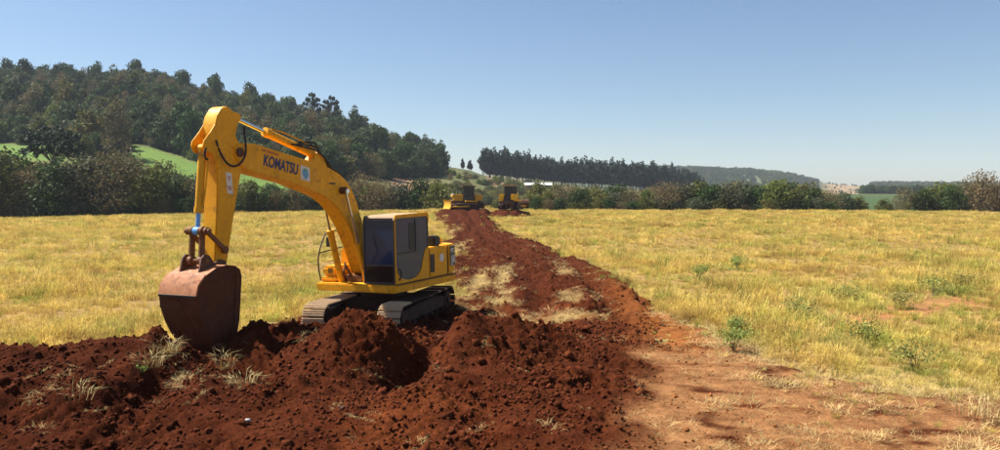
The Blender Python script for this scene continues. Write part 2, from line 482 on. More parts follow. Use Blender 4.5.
def arc_pts(cx, cz, r, a0, a1, n):
    return [(cx + r * math.cos(RD(a0 + (a1 - a0) * k / (n - 1))), cz + r * math.sin(RD(a0 + (a1 - a0) * k / (n - 1)))) for k in range(n)]

def smooth_path(pts, n=8):
    out = []
    P = [Vector(p) for p in pts]
    for i in range(len(P) - 1):
        p0 = P[max(i - 1, 0)]; p1 = P[i]; p2 = P[i + 1]; p3 = P[min(i + 2, len(P) - 1)]
        for k in range(n):
            t = k / n
            out.append(0.5 * ((2 * p1) + (-p0 + p2) * t + (2 * p0 - 5 * p1 + 4 * p2 - p3) * t * t + (-p0 + 3 * p1 - 3 * p2 + p3) * t ** 3))
    out.append(P[-1])
    return out

def text_mesh(name, body, size, mat, parent, matrix, bold=0.0, depth=0.004, xs=1.0):
    cu = bpy.data.curves.new(name, 'FONT'); cu.body = body; cu.size = size; cu.extrude = depth; cu.offset = bold
    cu.align_x = 'LEFT'
    t = bpy.data.objects.new('tmp_text', cu); COL.objects.link(t)
    dg = bpy.context.evaluated_depsgraph_get()
    me = bpy.data.meshes.new_from_object(t.evaluated_get(dg)); me.name = name
    bpy.data.objects.remove(t); bpy.data.curves.remove(cu)
    me.transform(matrix @ Matrix.Diagonal((xs, 1, 1, 1)))
    me.materials.clear(); me.materials.append(M[mat])
    return link(bpy.data.objects.new(name, me), parent)

def grid_mesh(name, X, Y, Z, keep=None, cols=None, mat=None):
    ny, nx = X.shape
    v = np.stack([X, Y, Z], -1).reshape(-1, 3)
    i = np.arange(ny * nx).reshape(ny, nx)
    q = np.stack([i[:-1, :-1], i[:-1, 1:], i[1:, 1:], i[1:, :-1]], -1)
    if keep is not None:
        kq = keep[:-1, :-1] | keep[:-1, 1:] | keep[1:, 1:] | keep[1:, :-1]
        q = q[kq]
        used = np.zeros(len(v), bool); used[q.ravel()] = True
        remap = np.cumsum(used) - 1
        v = v[used]; q = remap[q]
        if cols is not None: cols = cols.reshape(-1, 3)[used]
    q = q.reshape(-1, 4)
    me = bpy.data.meshes.new(name)
    me.vertices.add(len(v)); me.vertices.foreach_set('co', v.astype(np.float32).ravel())
    me.loops.add(q.size); me.loops.foreach_set('vertex_index', q.astype(np.int32).ravel())
    me.polygons.add(len(q)); me.polygons.foreach_set('loop_start', np.arange(0, q.size, 4, dtype=np.int32))
    me.polygons.foreach_set('use_smooth', np.ones(len(q), bool))
    me.update(calc_edges=True)
    if cols is not None:
        c = np.ones((len(v), 4), np.float32); c[:, :3] = cols.reshape(-1, 3)
        at = me.attributes.new('col', 'FLOAT_COLOR', 'POINT'); at.data.foreach_set('color', c.ravel())
    me.materials.append(mat)
    return link(bpy.data.objects.new(name, me))

def lerp3(a, b, t):
    return a + (np.asarray(b, float) - a) * t[..., None]

# ---------------------------------------------------------------- the land, one sheet to the horizon
def axis(parts):
    out = []
    for a, b, st in parts: out.append(np.arange(a, b, st))
    out.append([parts[-1][1]])
    return np.concatenate(out)

ys = axis([(-80, 0, 10), (0, 40, 1.0), (40, 170, 1.6), (170, 480, 4), (480, 900, 14), (900, 2000, 25), (2000, 2600, 100)])
xs = axis([(-2000, -700, 100), (-700, -330, 15), (-330, -110, 4), (-110, 110, 1.6), (110, 330, 5), (330, 1500, 22), (1500, 2300, 100)])
X, Y = np.meshgrid(xs, ys)
Z = land_z(X, Y)
A = X / np.maximum(Y, 20)
PX = 500 + 770 * A
G_LO = np.interp(PX, [-300, 0, 60, 130, 200, 300, 330], [248, 245, 238, 230, 214, 190, 186])      # pasture band on the lower slope
G_HI = np.interp(PX, [-300, 0, 60, 130, 200, 300, 330], [292, 290, 276, 280, 250, 214, 205])
def pasture(px, y):
    lo = np.interp(px, [-300, 0, 60, 130, 200, 300, 330], [248, 245, 238, 230, 214, 190, 186])
    hi = np.interp(px, [-300, 0, 60, 130, 200, 300, 330], [292, 290, 276, 280, 250, 214, 205])
    return (y > lo) & (y < hi) & (px < 325) & ~((px > 68) & (px < 126))
C = np.zeros(X.shape + (3,)); C[:] = (0.27, 0.165, 0.062)
n1 = fbm(X * 0.08, Y * 0.08, 61, 4)
C = lerp3(C, (0.23, 0.18, 0.06), sstep(-0.1, 0.7, n1))
C = lerp3(C, (0.33, 0.17, 0.07), 0.6 * sstep(0.2, 0.8, fbm(X * 0.2, Y * 0.2, 62, 3)))
beyond = sstep(133, 140, Y)
C = lerp3(C, (0.105, 0.095, 0.040), beyond)
C = lerp3(C, (0.19, 0.15, 0.065), beyond * sstep(0.0, 0.5, fbm(X * 0.03, Y * 0.03, 63, 3)) * 0.8)
C = lerp3(C, (0.060, 0.060, 0.030), sstep(285, 320, Y) * (PX < 440))
C = lerp3(C, (0.105, 0.170, 0.036), pasture(PX, Y).astype(float))
C = lerp3(C, (0.30, 0.165, 0.105), ((PX > 392) & (PX < 428) & (Y > 225) & (Y < 300)).astype(float) * 0.9)         # ploughed plot
C = lerp3(C, (0.24, 0.16, 0.10), ((PX > 486) & (PX < 520) & (Y > 300) & (Y < 430)).astype(float) * 0.8)
C = lerp3(C, (0.105, 0.112, 0.045), ((PX > 442) & (PX < 486) & (Y > 250) & (Y < 440)).astype(float) * 0.8)
C = lerp3(C, (0.055, 0.085, 0.035), ((PX > 800) & (PX < 1000) & (Y > 168) & (Y < 420)).astype(float))              # green crop beyond the field
C = lerp3(C, (0.27, 0.19, 0.115), ((PX > 826) & (PX < 864) & (Y > 900) & (Y < 1600)).astype(float))                # tan stubble on the far slope
C = lerp3(C, (0.060, 0.075, 0.038), ((PX > 560) & (Y > 1000) & ~((PX > 822) & (PX < 866))).astype(float))
C = lerp3(C, (0.10, 0.12, 0.055), ((PX > 690) & (PX < 775) & (Y > 1000) & (Y < 1450)).astype(float))
wt = np.exp(-(np.abs(Y - np.interp(X, [5.0, 7.5, 10.3, 13.5, 17, 25], [15.5, 18.6, 21, 23.4, 26, 31])) / 1.1) ** 2) * sstep(5.0, 8.5, X) * (X < 30)
C = lerp3(C, (0.30, 0.135, 0.055), wt)
near_ = (Y < 112) & (Y > 5) & (np.abs(X) < 20)
Z = Z - 0.7 * np.where(near_, sstep(.8, 1.0, cover(X, Y)), 0) * (Y < 112) - 0.5 * ((Y <= 8.5) & (Y > -5) & (np.abs(X) < 16))
terrain = grid_mesh('field', X, Y, Z, cols=C, mat=M['land'])
tag(terrain, kind='structure')

# ---------------------------------------------------------------- the dug and driven soil
ys = axis([(7.5, 20, 0.042), (20, 30, 0.07), (30, 50, 0.13), (50, 112, 0.32)])
xs = axis([(-14.5, -9, 0.07), (-9, 5.5, 0.046), (5.5, 11.5, 0.07)])
X, Y = np.meshgrid(xs, ys)
Mk = soil_mask(X, Y); Dk = dry_mask(X, Y); Cv = np.maximum(Mk, Dk)
H_ = soil_h(X, Y)
L_ = land_z(X, Y)
Z = L_ + H_ * Cv - 0.30 * (1 - sstep(0.0, 0.45, Cv)) + 0.01
keep = (Cv > 0.005)
C = np.zeros(X.shape + (3,)); C[:] = (0.076, 0.0198, 0.0074)
nn = fbm(X * 1.4, Y * 1.4, 71, 4); nb = fbm(X * 0.35, Y * 0.35, 72, 3)
C = lerp3(C, (0.060, 0.0135, 0.0045), sstep(0.05, 0.6, nn) * 0.8)                              # damp crumb
C = lerp3(C, (0.145, 0.040, 0.0125), sstep(0.1, 0.7, nb) * 0.55)
C = lerp3(C, (0.055, 0.0135, 0.0055), (1 - sstep(-6.0, -2.5, X + .8 * nb)) * .62)
C = lerp3(C, (0.285, 0.140, 0.060), Dk * sstep(-0.75, 0.15, fbm(X * 1.1, Y * 1.8, 73, 4) + 0.1) * 0.95)   # dry dust
edge_r = np.interp(Y, RY, RRX)
C = lerp3(C, (0.25, 0.088, 0.024), np.exp(-((X - edge_r - 0.2) / 0.95) ** 2) * sstep(15.5, 18, Y) * (1 - sstep(26, 42, Y)) * 0.85)
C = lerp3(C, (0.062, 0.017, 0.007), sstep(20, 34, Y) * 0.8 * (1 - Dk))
stw = straw_on_road(X, Y)
C = lerp3(C, (0.40, 0.29, 0.12), stw * 0.75 * sstep(17, 20, Y))
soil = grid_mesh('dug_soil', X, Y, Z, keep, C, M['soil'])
tag(soil, kind='structure')

# ---------------------------------------------------------------- the excavator (local: x ahead, y to its left, z up)
ex = empty('excavator', (-3.12, 20.81, -0.05), (0.015, 0.010, RD(-116)))
tag(ex, 'large yellow crawler excavator standing on the red soil with its bucket lowered', 'excavator')

UX = Matrix.Rotation(RD(12), 4, 'Z')          # the undercarriage is slewed against the upper body
TL, TR, SHW = 1.84, 0.36, 0.60                # half wheelbase, track radius, shoe width
per = 4 * TL + 2 * math.pi * TR
NS = 50
def track_point(s):
    s = s % per
    if s < 2 * TL: return (TL - s, TR * 2 + 0.02, 0.0)                      # top run, going back
    s -= 2 * TL
    if s < math.pi * TR:
        a = s / TR; return (-TL - TR * math.sin(a), TR + 0.02 + TR * math.cos(a), a)
    s -= math.pi * TR
    if s < 2 * TL: return (-TL + s, 0.02, math.pi)
    s -= 2 * TL
    a = s / TR; return (TL + TR * math.sin(a), TR + 0.02 - TR * math.cos(a), math.pi + a)
shoe_mb = MB()
shoe_mb.box((-0.083, -SHW / 2, -0.012), (0.083, SHW / 2, 0.010), 0.004)
for gx in (-0.06, 0.0, 0.06):
    shoe_mb.prism([(gx - 0.012, 0.008), (gx + 0.012, 0.008), (gx + 0.006, 0.036), (gx - 0.006, 0.036)], -SHW / 2 + .005, SHW / 2 - .005)
shoe0 = shoe_mb.build('track_shoe', 'shoe', None, smooth=False)
shoe_me = shoe0.data
shoe_shaded = shoe_me.copy(); shoe_shaded.materials.clear(); shoe_shaded.materials.append(M['mud_steel'])  # muddy dark copy, also paints shadow onto the shoes
bpy.data.objects.remove(shoe0)
rt = random.Random(4)
for sgn, side in ((1, 'near'), (-1, 'far')):
    yc = sgn * 1.0
    mb = MB()                                                              # chain of links inside the shoes
    ring_o = [(track_point(per * k / 64)[0], track_point(per * k / 64)[1]) for k in range(64)]
    for dy in (-0.09, 0.05):
        outer = [(x, 0.38 + (z - 0.38) * 0.955) if abs(x) <= TL else (x * 0.993, 0.38 + (z - 0.38) * 0.955) for x, z in ring_o]
        inner = [(max(-TL, min(TL, x)) + (x - max(-TL, min(TL, x))) * 0.72, 0.38 + (z - 0.38) * 0.72) for x, z in ring_o]
        b = bmesh.new()
        vo = [[b.verts.new((x, yc + dy + w, z)) for x, z in ring] for w in (0, 0.04) for ring in (outer, inner)]
        for k in range(64):
            j = (k + 1) % 64
            for p_, q_ in ((0, 1), (1, 3), (3, 2), (2, 0)):
                b.faces.new((vo[p_][k], vo[p_][j], vo[q_][j], vo[q_][k]))
        bmesh.ops.recalc_face_normals(b, faces=b.faces)
        mb._add(b)
    tr = mb.build('track', 'mud_steel', ex, xf=UX)
    for k in range(NS):
        x, z, a = track_point(per * k / NS)
        sunlit = (x > (1.35 if sgn > 0 else 0.2) and z > .1) or rt.random() < .1  # front shoes toned as sunlit, the rest muddy and shadow-dark, a few at random
        s = bpy.data.objects.new('track_shoe', shoe_me if sunlit else shoe_shaded); link(s, tr)
        s.matrix_local = UX @ Matrix.Translation((x, yc, z)) @ Matrix.Rotation(-a, 4, 'Y') @ Matrix.Rotation(rt.uniform(-.02, .02), 4, 'Y')
    MB().prism([(-TL, 0.22), (TL, 0.22), (TL - .1, 0.52), (0.5, 0.60), (-0.5, 0.60), (-TL + .1, 0.52)], yc - 0.17, yc + 0.17, 0.03).build('track_frame', 'mud_steel', ex, xf=UX)
    for wx, nm in ((TL, 'idler'), (-TL, 'sprocket')):
        mb = MB(); mb.cyl((wx, yc - 0.2, 0.38), (wx, yc + 0.2, 0.38), 0.27, seg=22, bevel=0.02)
        mb.cyl((wx, yc - 0.25, 0.38), (wx, yc + 0.25, 0.38), 0.12, seg=14)
        if nm == 'sprocket':
            for k in range(14):
                a = 2 * math.pi * k / 14
                mb.box((-0.03, -0.03, 0.25), (0.03, 0.03, 0.30), 0.006, Matrix.Translation((wx, yc, 0.38)) @ Matrix.Rotation(a, 4, 'Y'))
        mb.build(nm, 'mud_steel', ex, xf=UX)
    for k in range(7):
        rx = -1.35 + k * 0.45
        MB().cyl((rx, yc - 0.22, 0.16), (rx, yc + 0.22, 0.16), 0.085, seg=14, bevel=0.01).build('roller', 'mud_steel', ex, xf=UX)
MB().box((-0.75, -0.9, 0.42), (0.75, 0.9, 0.72), 0.04).cyl((0, 0, .70), (0, 0, .96), .62, seg=28).build('car_body', 'mud_steel', ex, xf=UX)

# upper frame
plat = [(1.34, -1.20), (1.34, 1.18), (1.28, 1.24), (-1.75, 1.24), (-2.1, 0.95), (-2.25, 0.4), (-2.25, -0.4), (-2.1, -0.95), (-1.75, -1.24), (1.28, -1.24)]
MB().prism(plat, 0.985, 1.185, 0.03, 'z').build('revolving_frame', 'yellow', ex)
MB().prism([(-1.72, 1.262), (1.27, 1.262), (1.27, 1.24), (-1.72, 1.24)], 1.178, 1.198, 0, 'z').build('frame_seam', 'dark', ex)
# counterweight: rounded tail
cwp = [(-1.36, -1.22), (-1.36, 1.22), (-1.72, 1.22), (-1.95, 1.10), (-2.12, 0.88), (-2.27, 0.45), (-2.31, 0.0), (-2.27, -0.45), (-2.12, -0.88), (-1.95, -1.10), (-1.72, -1.22)]
cw = MB().prism(cwp, 1.20, 2.03, 0.055, 'z').build('counterweight', 'yellow', ex)
MB().prism([(-1.47, 1.2215), (-1.47, 1.232), (-1.725, 1.232), (-1.958, 1.111), (-2.05, 0.99), (-2.043, 0.985), (-1.95, 1.1015), (-1.72, 1.2215)], 1.42, 1.99, 0, 'z').build('decal_panel', 'grey_panel', cw)
def side_text(nm, body, size, x, z, y, mat, parent, bold=0.0, slope=0.0, xs=1.0):
    # lettering on the machine's left side, reading from front to rear
    Mx = Matrix.Translation((x, y, z)) @ Matrix.Rotation(slope, 4, 'Y') @ Matrix(((-1, 0, 0, 0), (0, 0, 1, 0), (0, 1, 0, 0), (0, 0, 0, 1)))
    return text_mesh(nm, body, size, mat, parent, Mx, bold, 0.003, xs)
side_text('lettering', 'PC', 0.17, -1.50, 1.80, 1.236, 'white_paint', cw, 0.006)
side_text('lettering', '160', 0.27, -1.49, 1.53, 1.236, 'white_paint', cw, 0.010, xs=0.62)
side_text('lettering', 'LC', 0.12, -1.50, 1.435, 1.236, 'white_paint', cw, 0.004)
# left side body between cab and counterweight
sd = MB().box((-1.35, 0.42, 1.20), (-0.37, 1.215, 2.02), 0.035).build('side_cover', 'yellow', ex)
mb = MB()
for k in range(7): mb.box((-0.62, 1.214, 1.36 + k * 0.065), (-0.44, 1.228, 1.40 + k * 0.065), 0.003)
mb.build('louvre', 'dark', sd)
MB().box((-0.64, 1.2152, 1.34), (-0.42, 1.219, 1.83), 0).build('vent_opening', 'dark', sd)
MB().cyl((-1.02, 1.212, 1.70), (-1.02, 1.222, 1.70), 0.115, seg=22).build('round_sticker', 'white_paint', sd)
MB().box((-1.352, 1.2, 1.22), (-1.342, 1.2225, 2.0)).build('door_gap', 'dark', sd)
# engine hood and parts behind the cab
MB().box((-1.95, -1.05, 2.035), (-0.55, 0.75, 2.20), 0.05).build('engine_hood', 'yellow_old', ex)
MB().box((-1.12, 0.88, 2.022), (-0.78, 1.14, 2.30), 0.04).build('air_intake', 'dark', ex)
MB().cyl((-1.3, -0.55, 2.19), (-1.3, -0.55, 2.62), 0.055, seg=14).build('exhaust_pipe', 'dark', ex)
# right side: tank, tool box, step, handrails
MB().box((-0.75, -1.22, 1.20), (0.32, -0.62, 2.02), 0.05).build('fuel_tank', 'yellow', ex)
tb = MB().box((0.35, -1.22, 1.33), (1.12, -0.72, 1.60), 0.07).build('tool_box', 'yellow', ex)
for k in range(3): MB().box((1.118, -1.0, 1.43 + k * 0.045), (1.126, -0.84, 1.455 + k * 0.045)).build('sticker_bar', 'dark', tb)
MB().box((0.30, -1.23, 1.19), (1.18, -0.70, 1.315), 0.045).build('step', 'yellow', ex)
mb = MB()
mb.tube(smooth_path([(1.16, -1.2, 1.22), (1.2, -1.24, 1.55), (1.17, -1.24, 1.95), (0.92, -1.22, 2.42), (0.75, -1.2, 2.52)], 6), 0.019)
mb.tube([(0.75, -1.2, 2.52), (0.35, -1.18, 2.5), (0.2, -1.15, 2.02)], 0.019)
mb.tube([(1.165, -1.235, 1.95), (0.25, -1.17, 2.05)], 0.016)
mb.build('handrail', 'dark', ex)
mb = MB(); mb.tube([(0.72, -1.2, 2.52), (0.74, -1.22, 2.3)], 0.012)
mb.box((0.72, -1.34, 2.08), (0.75, -1.14, 2.34), 0.01); mb.build('mirror', 'dark', ex)
# valve block and hoses visible between boom and tank
mb = MB()
mb.box((0.5, -0.66, 1.20), (0.95, 0.2, 1.36), 0.02)
for k in range(4):
    mb.tube(smooth_path([(0.62 + .05 * k, -0.6 + 0.03 * k, 1.3), (0.85 + .04 * k, -0.62 + .02 * k, 1.62), (1.0, -0.58 + .02 * k, 1.5 + .06 * k), (1.12, -0.5, 1.36)], 5), 0.022, 6)
mb.build('hose_cluster', 'link_steel', ex)

# cab
cab = MB()
CX0, CX1, CY0, CY1, CZ0, CZ1 = -0.35, 1.30, 0.28, 1.22, 1.20, 2.93
roof_prof = [(CX1 - 0.03, CZ1 - 0.10), (CX1 - 0.10, CZ1 - 0.02), (CX1 - 0.3, CZ1 + 0.01), (CX0 + 0.2, CZ1 + 0.03), (CX0 + 0.05, CZ1), (CX0, CZ1 - 0.1)]
pl = 0.075
for y0, y1 in ((CY0, CY0 + 0.05), (CY1 - 0.05, CY1)):
    cab.prism([(CX1, CZ0), (CX1, CZ1 - 0.1), (CX1 - pl, CZ1 - 0.1), (CX1 - pl, CZ0)], y0, y1, 0.012)              # front pillar
    cab.prism([(CX0, CZ0), (CX0, CZ1 - 0.1), (CX0 + pl, CZ1 - 0.1), (CX0 + pl, CZ0)], y0, y1, 0.012)              # rear pillar
    cab.prism([(CX1, CZ1 - 0.115), (CX1 - 0.07, CZ1 - 0.005), (CX0 + 0.08, CZ1 + 0.02), (CX0, CZ1 - 0.115)], y0 + .001, y1 - .001, 0.01)
cab.box((CX0 + .001, CY0 + .002, CZ0), (CX1 - .001, CY0 + 0.042, 1.62), 0.01)                                    # right wall, low
cab.box((CX0, CY0 + .051, CZ0), (CX0 + 0.045, CY1 - .051, 2.0), 0.01)                                            # rear wall
cab.box((CX1 - 0.05, CY0 + .051, CZ0), (CX1 - .002, CY1 - .051, CZ0 + 0.05), 0.008)
cab.box((CX1 - 0.05, CY0 + .051, 1.66), (CX1 - .004, CY1 - .051, 1.70), 0.006)
cab.box((CX1 - 0.06, CY0 + .051, CZ1 - 0.13), (CX1 - .006, CY1 - .051, CZ1 - 0.06), 0.008)
cab.box((CX0 + .05, CY0 + .06, CZ0 - 0.005), (CX1 - .06, CY1 - .06, CZ0 + 0.03))                                 # floor
cab = cab.build('cab', 'grey_panel', ex)
MB().prism(roof_prof, CY0 + 0.03, CY1 - 0.045, 0.02).build('roof', 'dust_top', cab)
MB().prism([(CX1 + .004, CZ1 - 0.13), (CX1 - 0.075, CZ1 + 0.012), (CX0 + 0.08, CZ1 + 0.045), (CX0 - .01, CZ1 + .01), (CX0 - 0.012, CZ1 - 0.2), (CX0 + 0.05, CZ1 - 0.2), (CX0 + 0.07, CZ1 - 0.055), (CX1 - 0.11, CZ1 - 0.075), (CX1 - 0.055, CZ1 - 0.15)], CY1 - 0.043, CY1 + 0.012, 0.012).build('roof_rail', 'yellow', cab)
# door: lower panel yellow with a bowed glass edge
door_low = [(CX1 - 0.02, 1.21), (CX1 - 0.02, 1.62), (CX1 - 0.11, 1.62)] + [(0.62 + 0.60 * math.cos(RD(a)), 1.60 + 0.33 * math.sin(RD(a))) for a in (195 + 150 - 15 * k for k in range(0, 11))] + [(-0.05, 1.78), (-0.15, 1.98), (CX0 + .085, 2.05), (CX0 + .02, 2.05), (CX0 + .02, 1.21)]
dr = MB().prism(door_low, CY1 - 0.03, CY1 + 0.010, 0.006).build('door', 'yellow', cab)
MB().prism([(CX1 - 0.02, 1.61), (CX1 - 0.02, CZ1 - .14), (CX1 - 0.075, CZ1 - .14), (CX1 - 0.075, 1.61)], CY1 - 0.028, CY1 + 0.008, 0.006).build('door_post', 'yellow', dr)
MB().box((CX0 + .08, CY1 - 0.020, 1.24), (CX1 - .06, CY1 - 0.012, CZ1 - 0.10)).build('door_window', 'glass_side', dr)
MB().box((0.26, CY1 - 0.012, 1.98), (0.31, CY1 + 0.004, CZ1 - 0.12), 0.005).build('window_bar', 'dark', dr)
MB().box((0.33, CY1 - 0.0125, 2.02), (0.60, CY1 - 0.004, 2.72), 0).build('open_pane_gap', 'dark', dr)
MB().box((0.31, CY1 - 0.010, 1.955), (CX1 - .08, CY1 + 0.003, 1.985), 0.004).build('window_bar', 'dark', dr)
MB().tube(smooth_path([(1.13, CY1 + .01, 1.30), (1.10, CY1 + .045, 1.36), (1.08, CY1 + .05, 1.46), (1.10, CY1 + .045, 1.55), (1.14, CY1 + .01, 1.58)], 4), 0.02, 8).build('door_handle', 'dark', dr)
MB().box((CX1 - 0.035, CY0 + .05, 1.70), (CX1 - 0.022, CY1 - .05, CZ1 - 0.12)).build('front_window', 'glass', cab)
MB().box((CX1 - 0.035, CY0 + .05, CZ0 + 0.05), (CX1 - 0.022, CY1 - .05, 1.66)).build('lower_front_window', 'glass_low', cab)
MB().box((CX0 + 0.016, CY0 + .05, 2.0), (CX0 + 0.028, CY1 - .05, CZ1 - 0.1)).build('rear_window', 'glass', cab)
MB().box((CX0 + .07, CY0 + .016, 1.62), (CX1 - .07, CY0 + .028, CZ1 - 0.1)).build('side_window', 'glass', cab)
MB().tube([(CX1 + .004, CY0 + .25, 1.73), (CX1 + .012, CY0 + .42, 2.05), (CX1 + .006, CY0 + .30, 2.45)], 0.008, 6).build('wiper', 'dark', cab)
mb = MB(); mb.box((0.05, 0.50, 1.45), (0.58, 1.0, 1.60), 0.05); mb.box((0.0, 0.50, 1.55), (0.14, 1.0, 2.3), 0.05); mb.box((0.15, .6, 1.2), (.45, .9, 1.46), .02)
mb.build('seat', 'seat', cab)
for yy in (0.42, 1.05):
    MB().box((0.35, yy - .07, 1.42), (0.85, yy + .07, 1.72), 0.03).build('console', 'seat', cab)

# boom
BL, BR = -0.05, -0.51
boom_poly = [(5.22, 4.30), (5.24, 4.50), (5.10, 4.60), (4.64, 4.60), (3.9, 4.47), (3.21, 4.35), (2.6, 4.24), (2.12, 4.13), (1.75, 4.00), (1.46, 3.82), (1.24, 3.58), (1.06, 3.28), (0.90, 2.90), (0.62, 2.2), (0.40, 1.62), (0.42, 1.42), (0.58, 1.34), (0.76, 1.42), (0.86, 1.62),
             (1.10, 2.14), (1.42, 2.66), (1.72, 3.02), (2.02, 3.26), (2.32, 3.42), (2.62, 3.52), (2.9, 3.60), (3.2, 3.68), (3.57, 3.78), (4.2, 3.89), (4.84, 4.01), (5.08, 4.12)]
bo = MB().prism(boom_poly, BR, BL, 0.018).build('boom', 'yellow', ex)
# lettering along the boom
P0 = (4.42, 4.155); P1 = (3.30, 3.955)
sl = math.atan2(P0[1] - P1[1], P0[0] - P1[0])
side_text('lettering', 'KOMATSU', 0.335, P0[0], P0[1], BL + 0.002, 'navy', bo, 0.012, -sl, xs=0.72)
rx = random.Random(3)
mb = MB(); u = 0.0
while u < 0.52:
    w = rx.uniform(0.022, 0.045); hgt = rx.choice((0.05, 0.05, 0.06))
    x0 = 4.44 - u; zb = 4.455 - u * math.tan(sl)
    mb.prism([(x0, zb), (x0 - w, zb - w * 0.2), (x0 - w, zb - w * .2 + hgt), (x0, zb + hgt)], BL + 0.0005, BL + 0.003)
    u += w + (0.014 if rx.random() < .8 else 0.04)
tag(mb.build('small_red_lettering', 'red_ink', bo), kind='stuff')
cx, cz = 3.03, 3.99
em = MB().prism([(cx + .17, cz + .19), (cx - .15, cz + .13), (cx - .15, cz - .20), (cx + .17, cz - .14)], BL + .0005, BL + .004).build('emblem_sticker', 'white_paint', bo)
MB().prism([(cx + .1, cz + .09), (cx - .08, cz + .06), (cx - .10, cz - .06), (cx + .0, cz - .15), (cx + .11, cz - .03)], BL + .0045, BL + .007).build('emblem_shield', 'pale_blue', em)
MB().prism([(cx + .07, cz + .12), (cx - .07, cz + .09), (cx - .06, cz + .05), (cx + .07, cz + .075)], BL + .0075, BL + .0095).build('emblem_band', 'emblem_green', em)
MB().box((1.93, BL + .0005, 3.735), (2.17, BL + .005, 3.775)).build('name_plate', 'dark', bo)
mb = MB(); mb.cyl((1.70, BL - .01, 3.58), (1.70, BL + .16, 3.58), 0.09, seg=18, bevel=.01); mb.cyl((1.70, BL + .16, 3.58), (1.70, BL + .18, 3.58), 0.06, seg=14)
mb.build('pin_boss', 'brown_steel', bo)
mb = MB(); mb.cyl((5.10, BR - .05, 4.40), (5.10, BL + .05, 4.40), 0.10, seg=18, bevel=.012)
mb.build('boom_tip_pin', 'brown_steel', bo)
# arm cylinder bracket on top of the boom
MB().prism([(2.05, 4.10), (2.75, 4.24), (2.45, 4.52), (2.25, 4.50)], -0.40, -0.16, 0.015).build('cylinder_bracket', 'yellow', bo)
mb = MB()
for k in range(3):
    mb.tube(smooth_path([(3.35, -0.17 - .05 * k, 4.66), (3.0, -0.13 - .05 * k, 4.62 + .05 * k), (2.6, -0.1, 4.55 + .08 * k), (2.3, -0.1 - .06 * k, 4.42 + .05 * k), (1.95, -0.14 - .06 * k, 4.16), (1.5, -.16 - .06 * k, 3.93), (1.12, -.16 - .06 * k, 3.45)], 6), 0.022, 6)
mb.build('boom_hose', 'black_rubber', bo)

def cylinder(name, foot, gland, pin, r, rr, mat='yellow', rod='chrome'):
    foot, gland, pin = Vector(foot), Vector(gland), Vector(pin)
    d = (gland - foot).normalized()
    mb = MB(); mb.cyl(foot + d * .05, gland, r, seg=18, bevel=.01)
    mb.cyl(gland - d * .10, gland + d * .02, r * 1.17, seg=18, bevel=.008)
    mb.cyl(foot + Vector((0, -r * 1.05, 0)), foot + Vector((0, r * 1.05, 0)), r * 1.05, seg=16, bevel=.008)
    c = mb.build(name, mat, ex)
    mb = MB(); mb.cyl(gland, pin, rr, seg=14)
    mb.cyl(pin + Vector((0, -r, 0)), pin + Vector((0, r, 0)), rr * 1.9, seg=16, bevel=.008)
    mb.build('rod', rod, c)
    return c
cylinder('boom_cylinder', (1.00, -0.62, 1.05), (1.46, -0.62, 2.55), (1.70, -0.62, 3.50), 0.085, 0.042)
cylinder('boom_cylinder', (0.85, 0.07, 1.10), (1.22, 0.07, 2.20), (1.70, 0.07, 3.56), 0.085, 0.034, 'yellow', 'chrome')
ac = cylinder('arm_cylinder', (2.38, -0.28, 4.44), (4.08, -0.28, 4.90), (5.02, -0.28, 5.155), 0.095, 0.048)
MB().tube(smooth_path([(2.55, -.20, 4.60), (2.9, -.19, 4.74), (3.6, -.19, 4.92), (3.95, -.22, 4.97)], 4), 0.018, 6).build('pipe', 'yellow_old', ac)

# arm
AL, AR = -0.09, -0.47
arm_poly = [(5.50, 5.29), (5.40, 5.345), (5.29, 5.33), (5.20, 5.25), (5.00, 5.22), (4.95, 5.12), (5.06, 5.02), (5.14, 4.75), (4.98, 4.45), (5.00, 4.05), (5.19, 3.35), (5.41, 2.47), (5.50, 2.08), (5.60, 1.97), (5.75, 1.97), (5.84, 2.10),
            (5.80, 2.55), (5.73, 3.2), (5.69, 3.8), (5.68, 4.15), (5.70, 4.52), (5.72, 4.72), (5.70, 4.90), (5.63, 5.12)]
arm = MB().prism(arm_poly, AR, AL, 0.02).build('arm', 'yellow', ex)
for y0, y1 in ((AL - .005, AL - .05), (AR + .05, AR + .005)):
    MB().prism([(5.66, 4.98), (5.80, 4.80), (5.99, 4.60), (6.02, 4.50), (5.95, 4.38), (5.80, 4.34), (5.66, 4.12)], y1, y0, 0.012).build('cylinder_ear', 'yellow', arm)
st = MB().prism([(5.46, 3.98), (5.30, 3.96), (5.28, 3.52), (5.43, 3.54)], AL + .0005, AL + .004).build('warning_sticker', 'white_paint', arm)
MB().prism([(5.42, 3.90), (5.33, 3.89), (5.375, 3.78)], AL + .0045, AL + .0065).build('warning_mark', 'red_mark', st)
MB().prism([(5.42, 3.70), (5.32, 3.69), (5.31, 3.60), (5.41, 3.61)], AL + .0045, AL + .0065).build('warning_mark', 'red_mark', st)
hs = smooth_path([(5.75, AL + .06, 4.62), (5.66, AL + .08, 4.36), (5.50, AL + .09, 4.16), (5.30, AL + .09, 4.10), (5.10, AL + .10, 4.20), (5.00, AL + .12, 4.42), (5.00, AL + .10, 4.78), (4.99, AL + .08, 4.95)], 6)
MB().tube(hs, 0.022, 8).build('arm_hose', 'black_rubber', arm)
MB().tube(smooth_path([(5.86, -.14, 4.5), (5.97, -.10, 4.42), (5.99, -.10, 4.28), (5.92, -.1, 4.22)], 5), 0.022, 8).build('arm_hose', 'black_rubber', arm)
bc = cylinder('bucket_cylinder', (5.87, -0.28, 4.46), (6.03, -0.28, 3.17), (6.07, -0.28, 2.79), 0.078, 0.045, 'yellow_old', 'blue_rod')
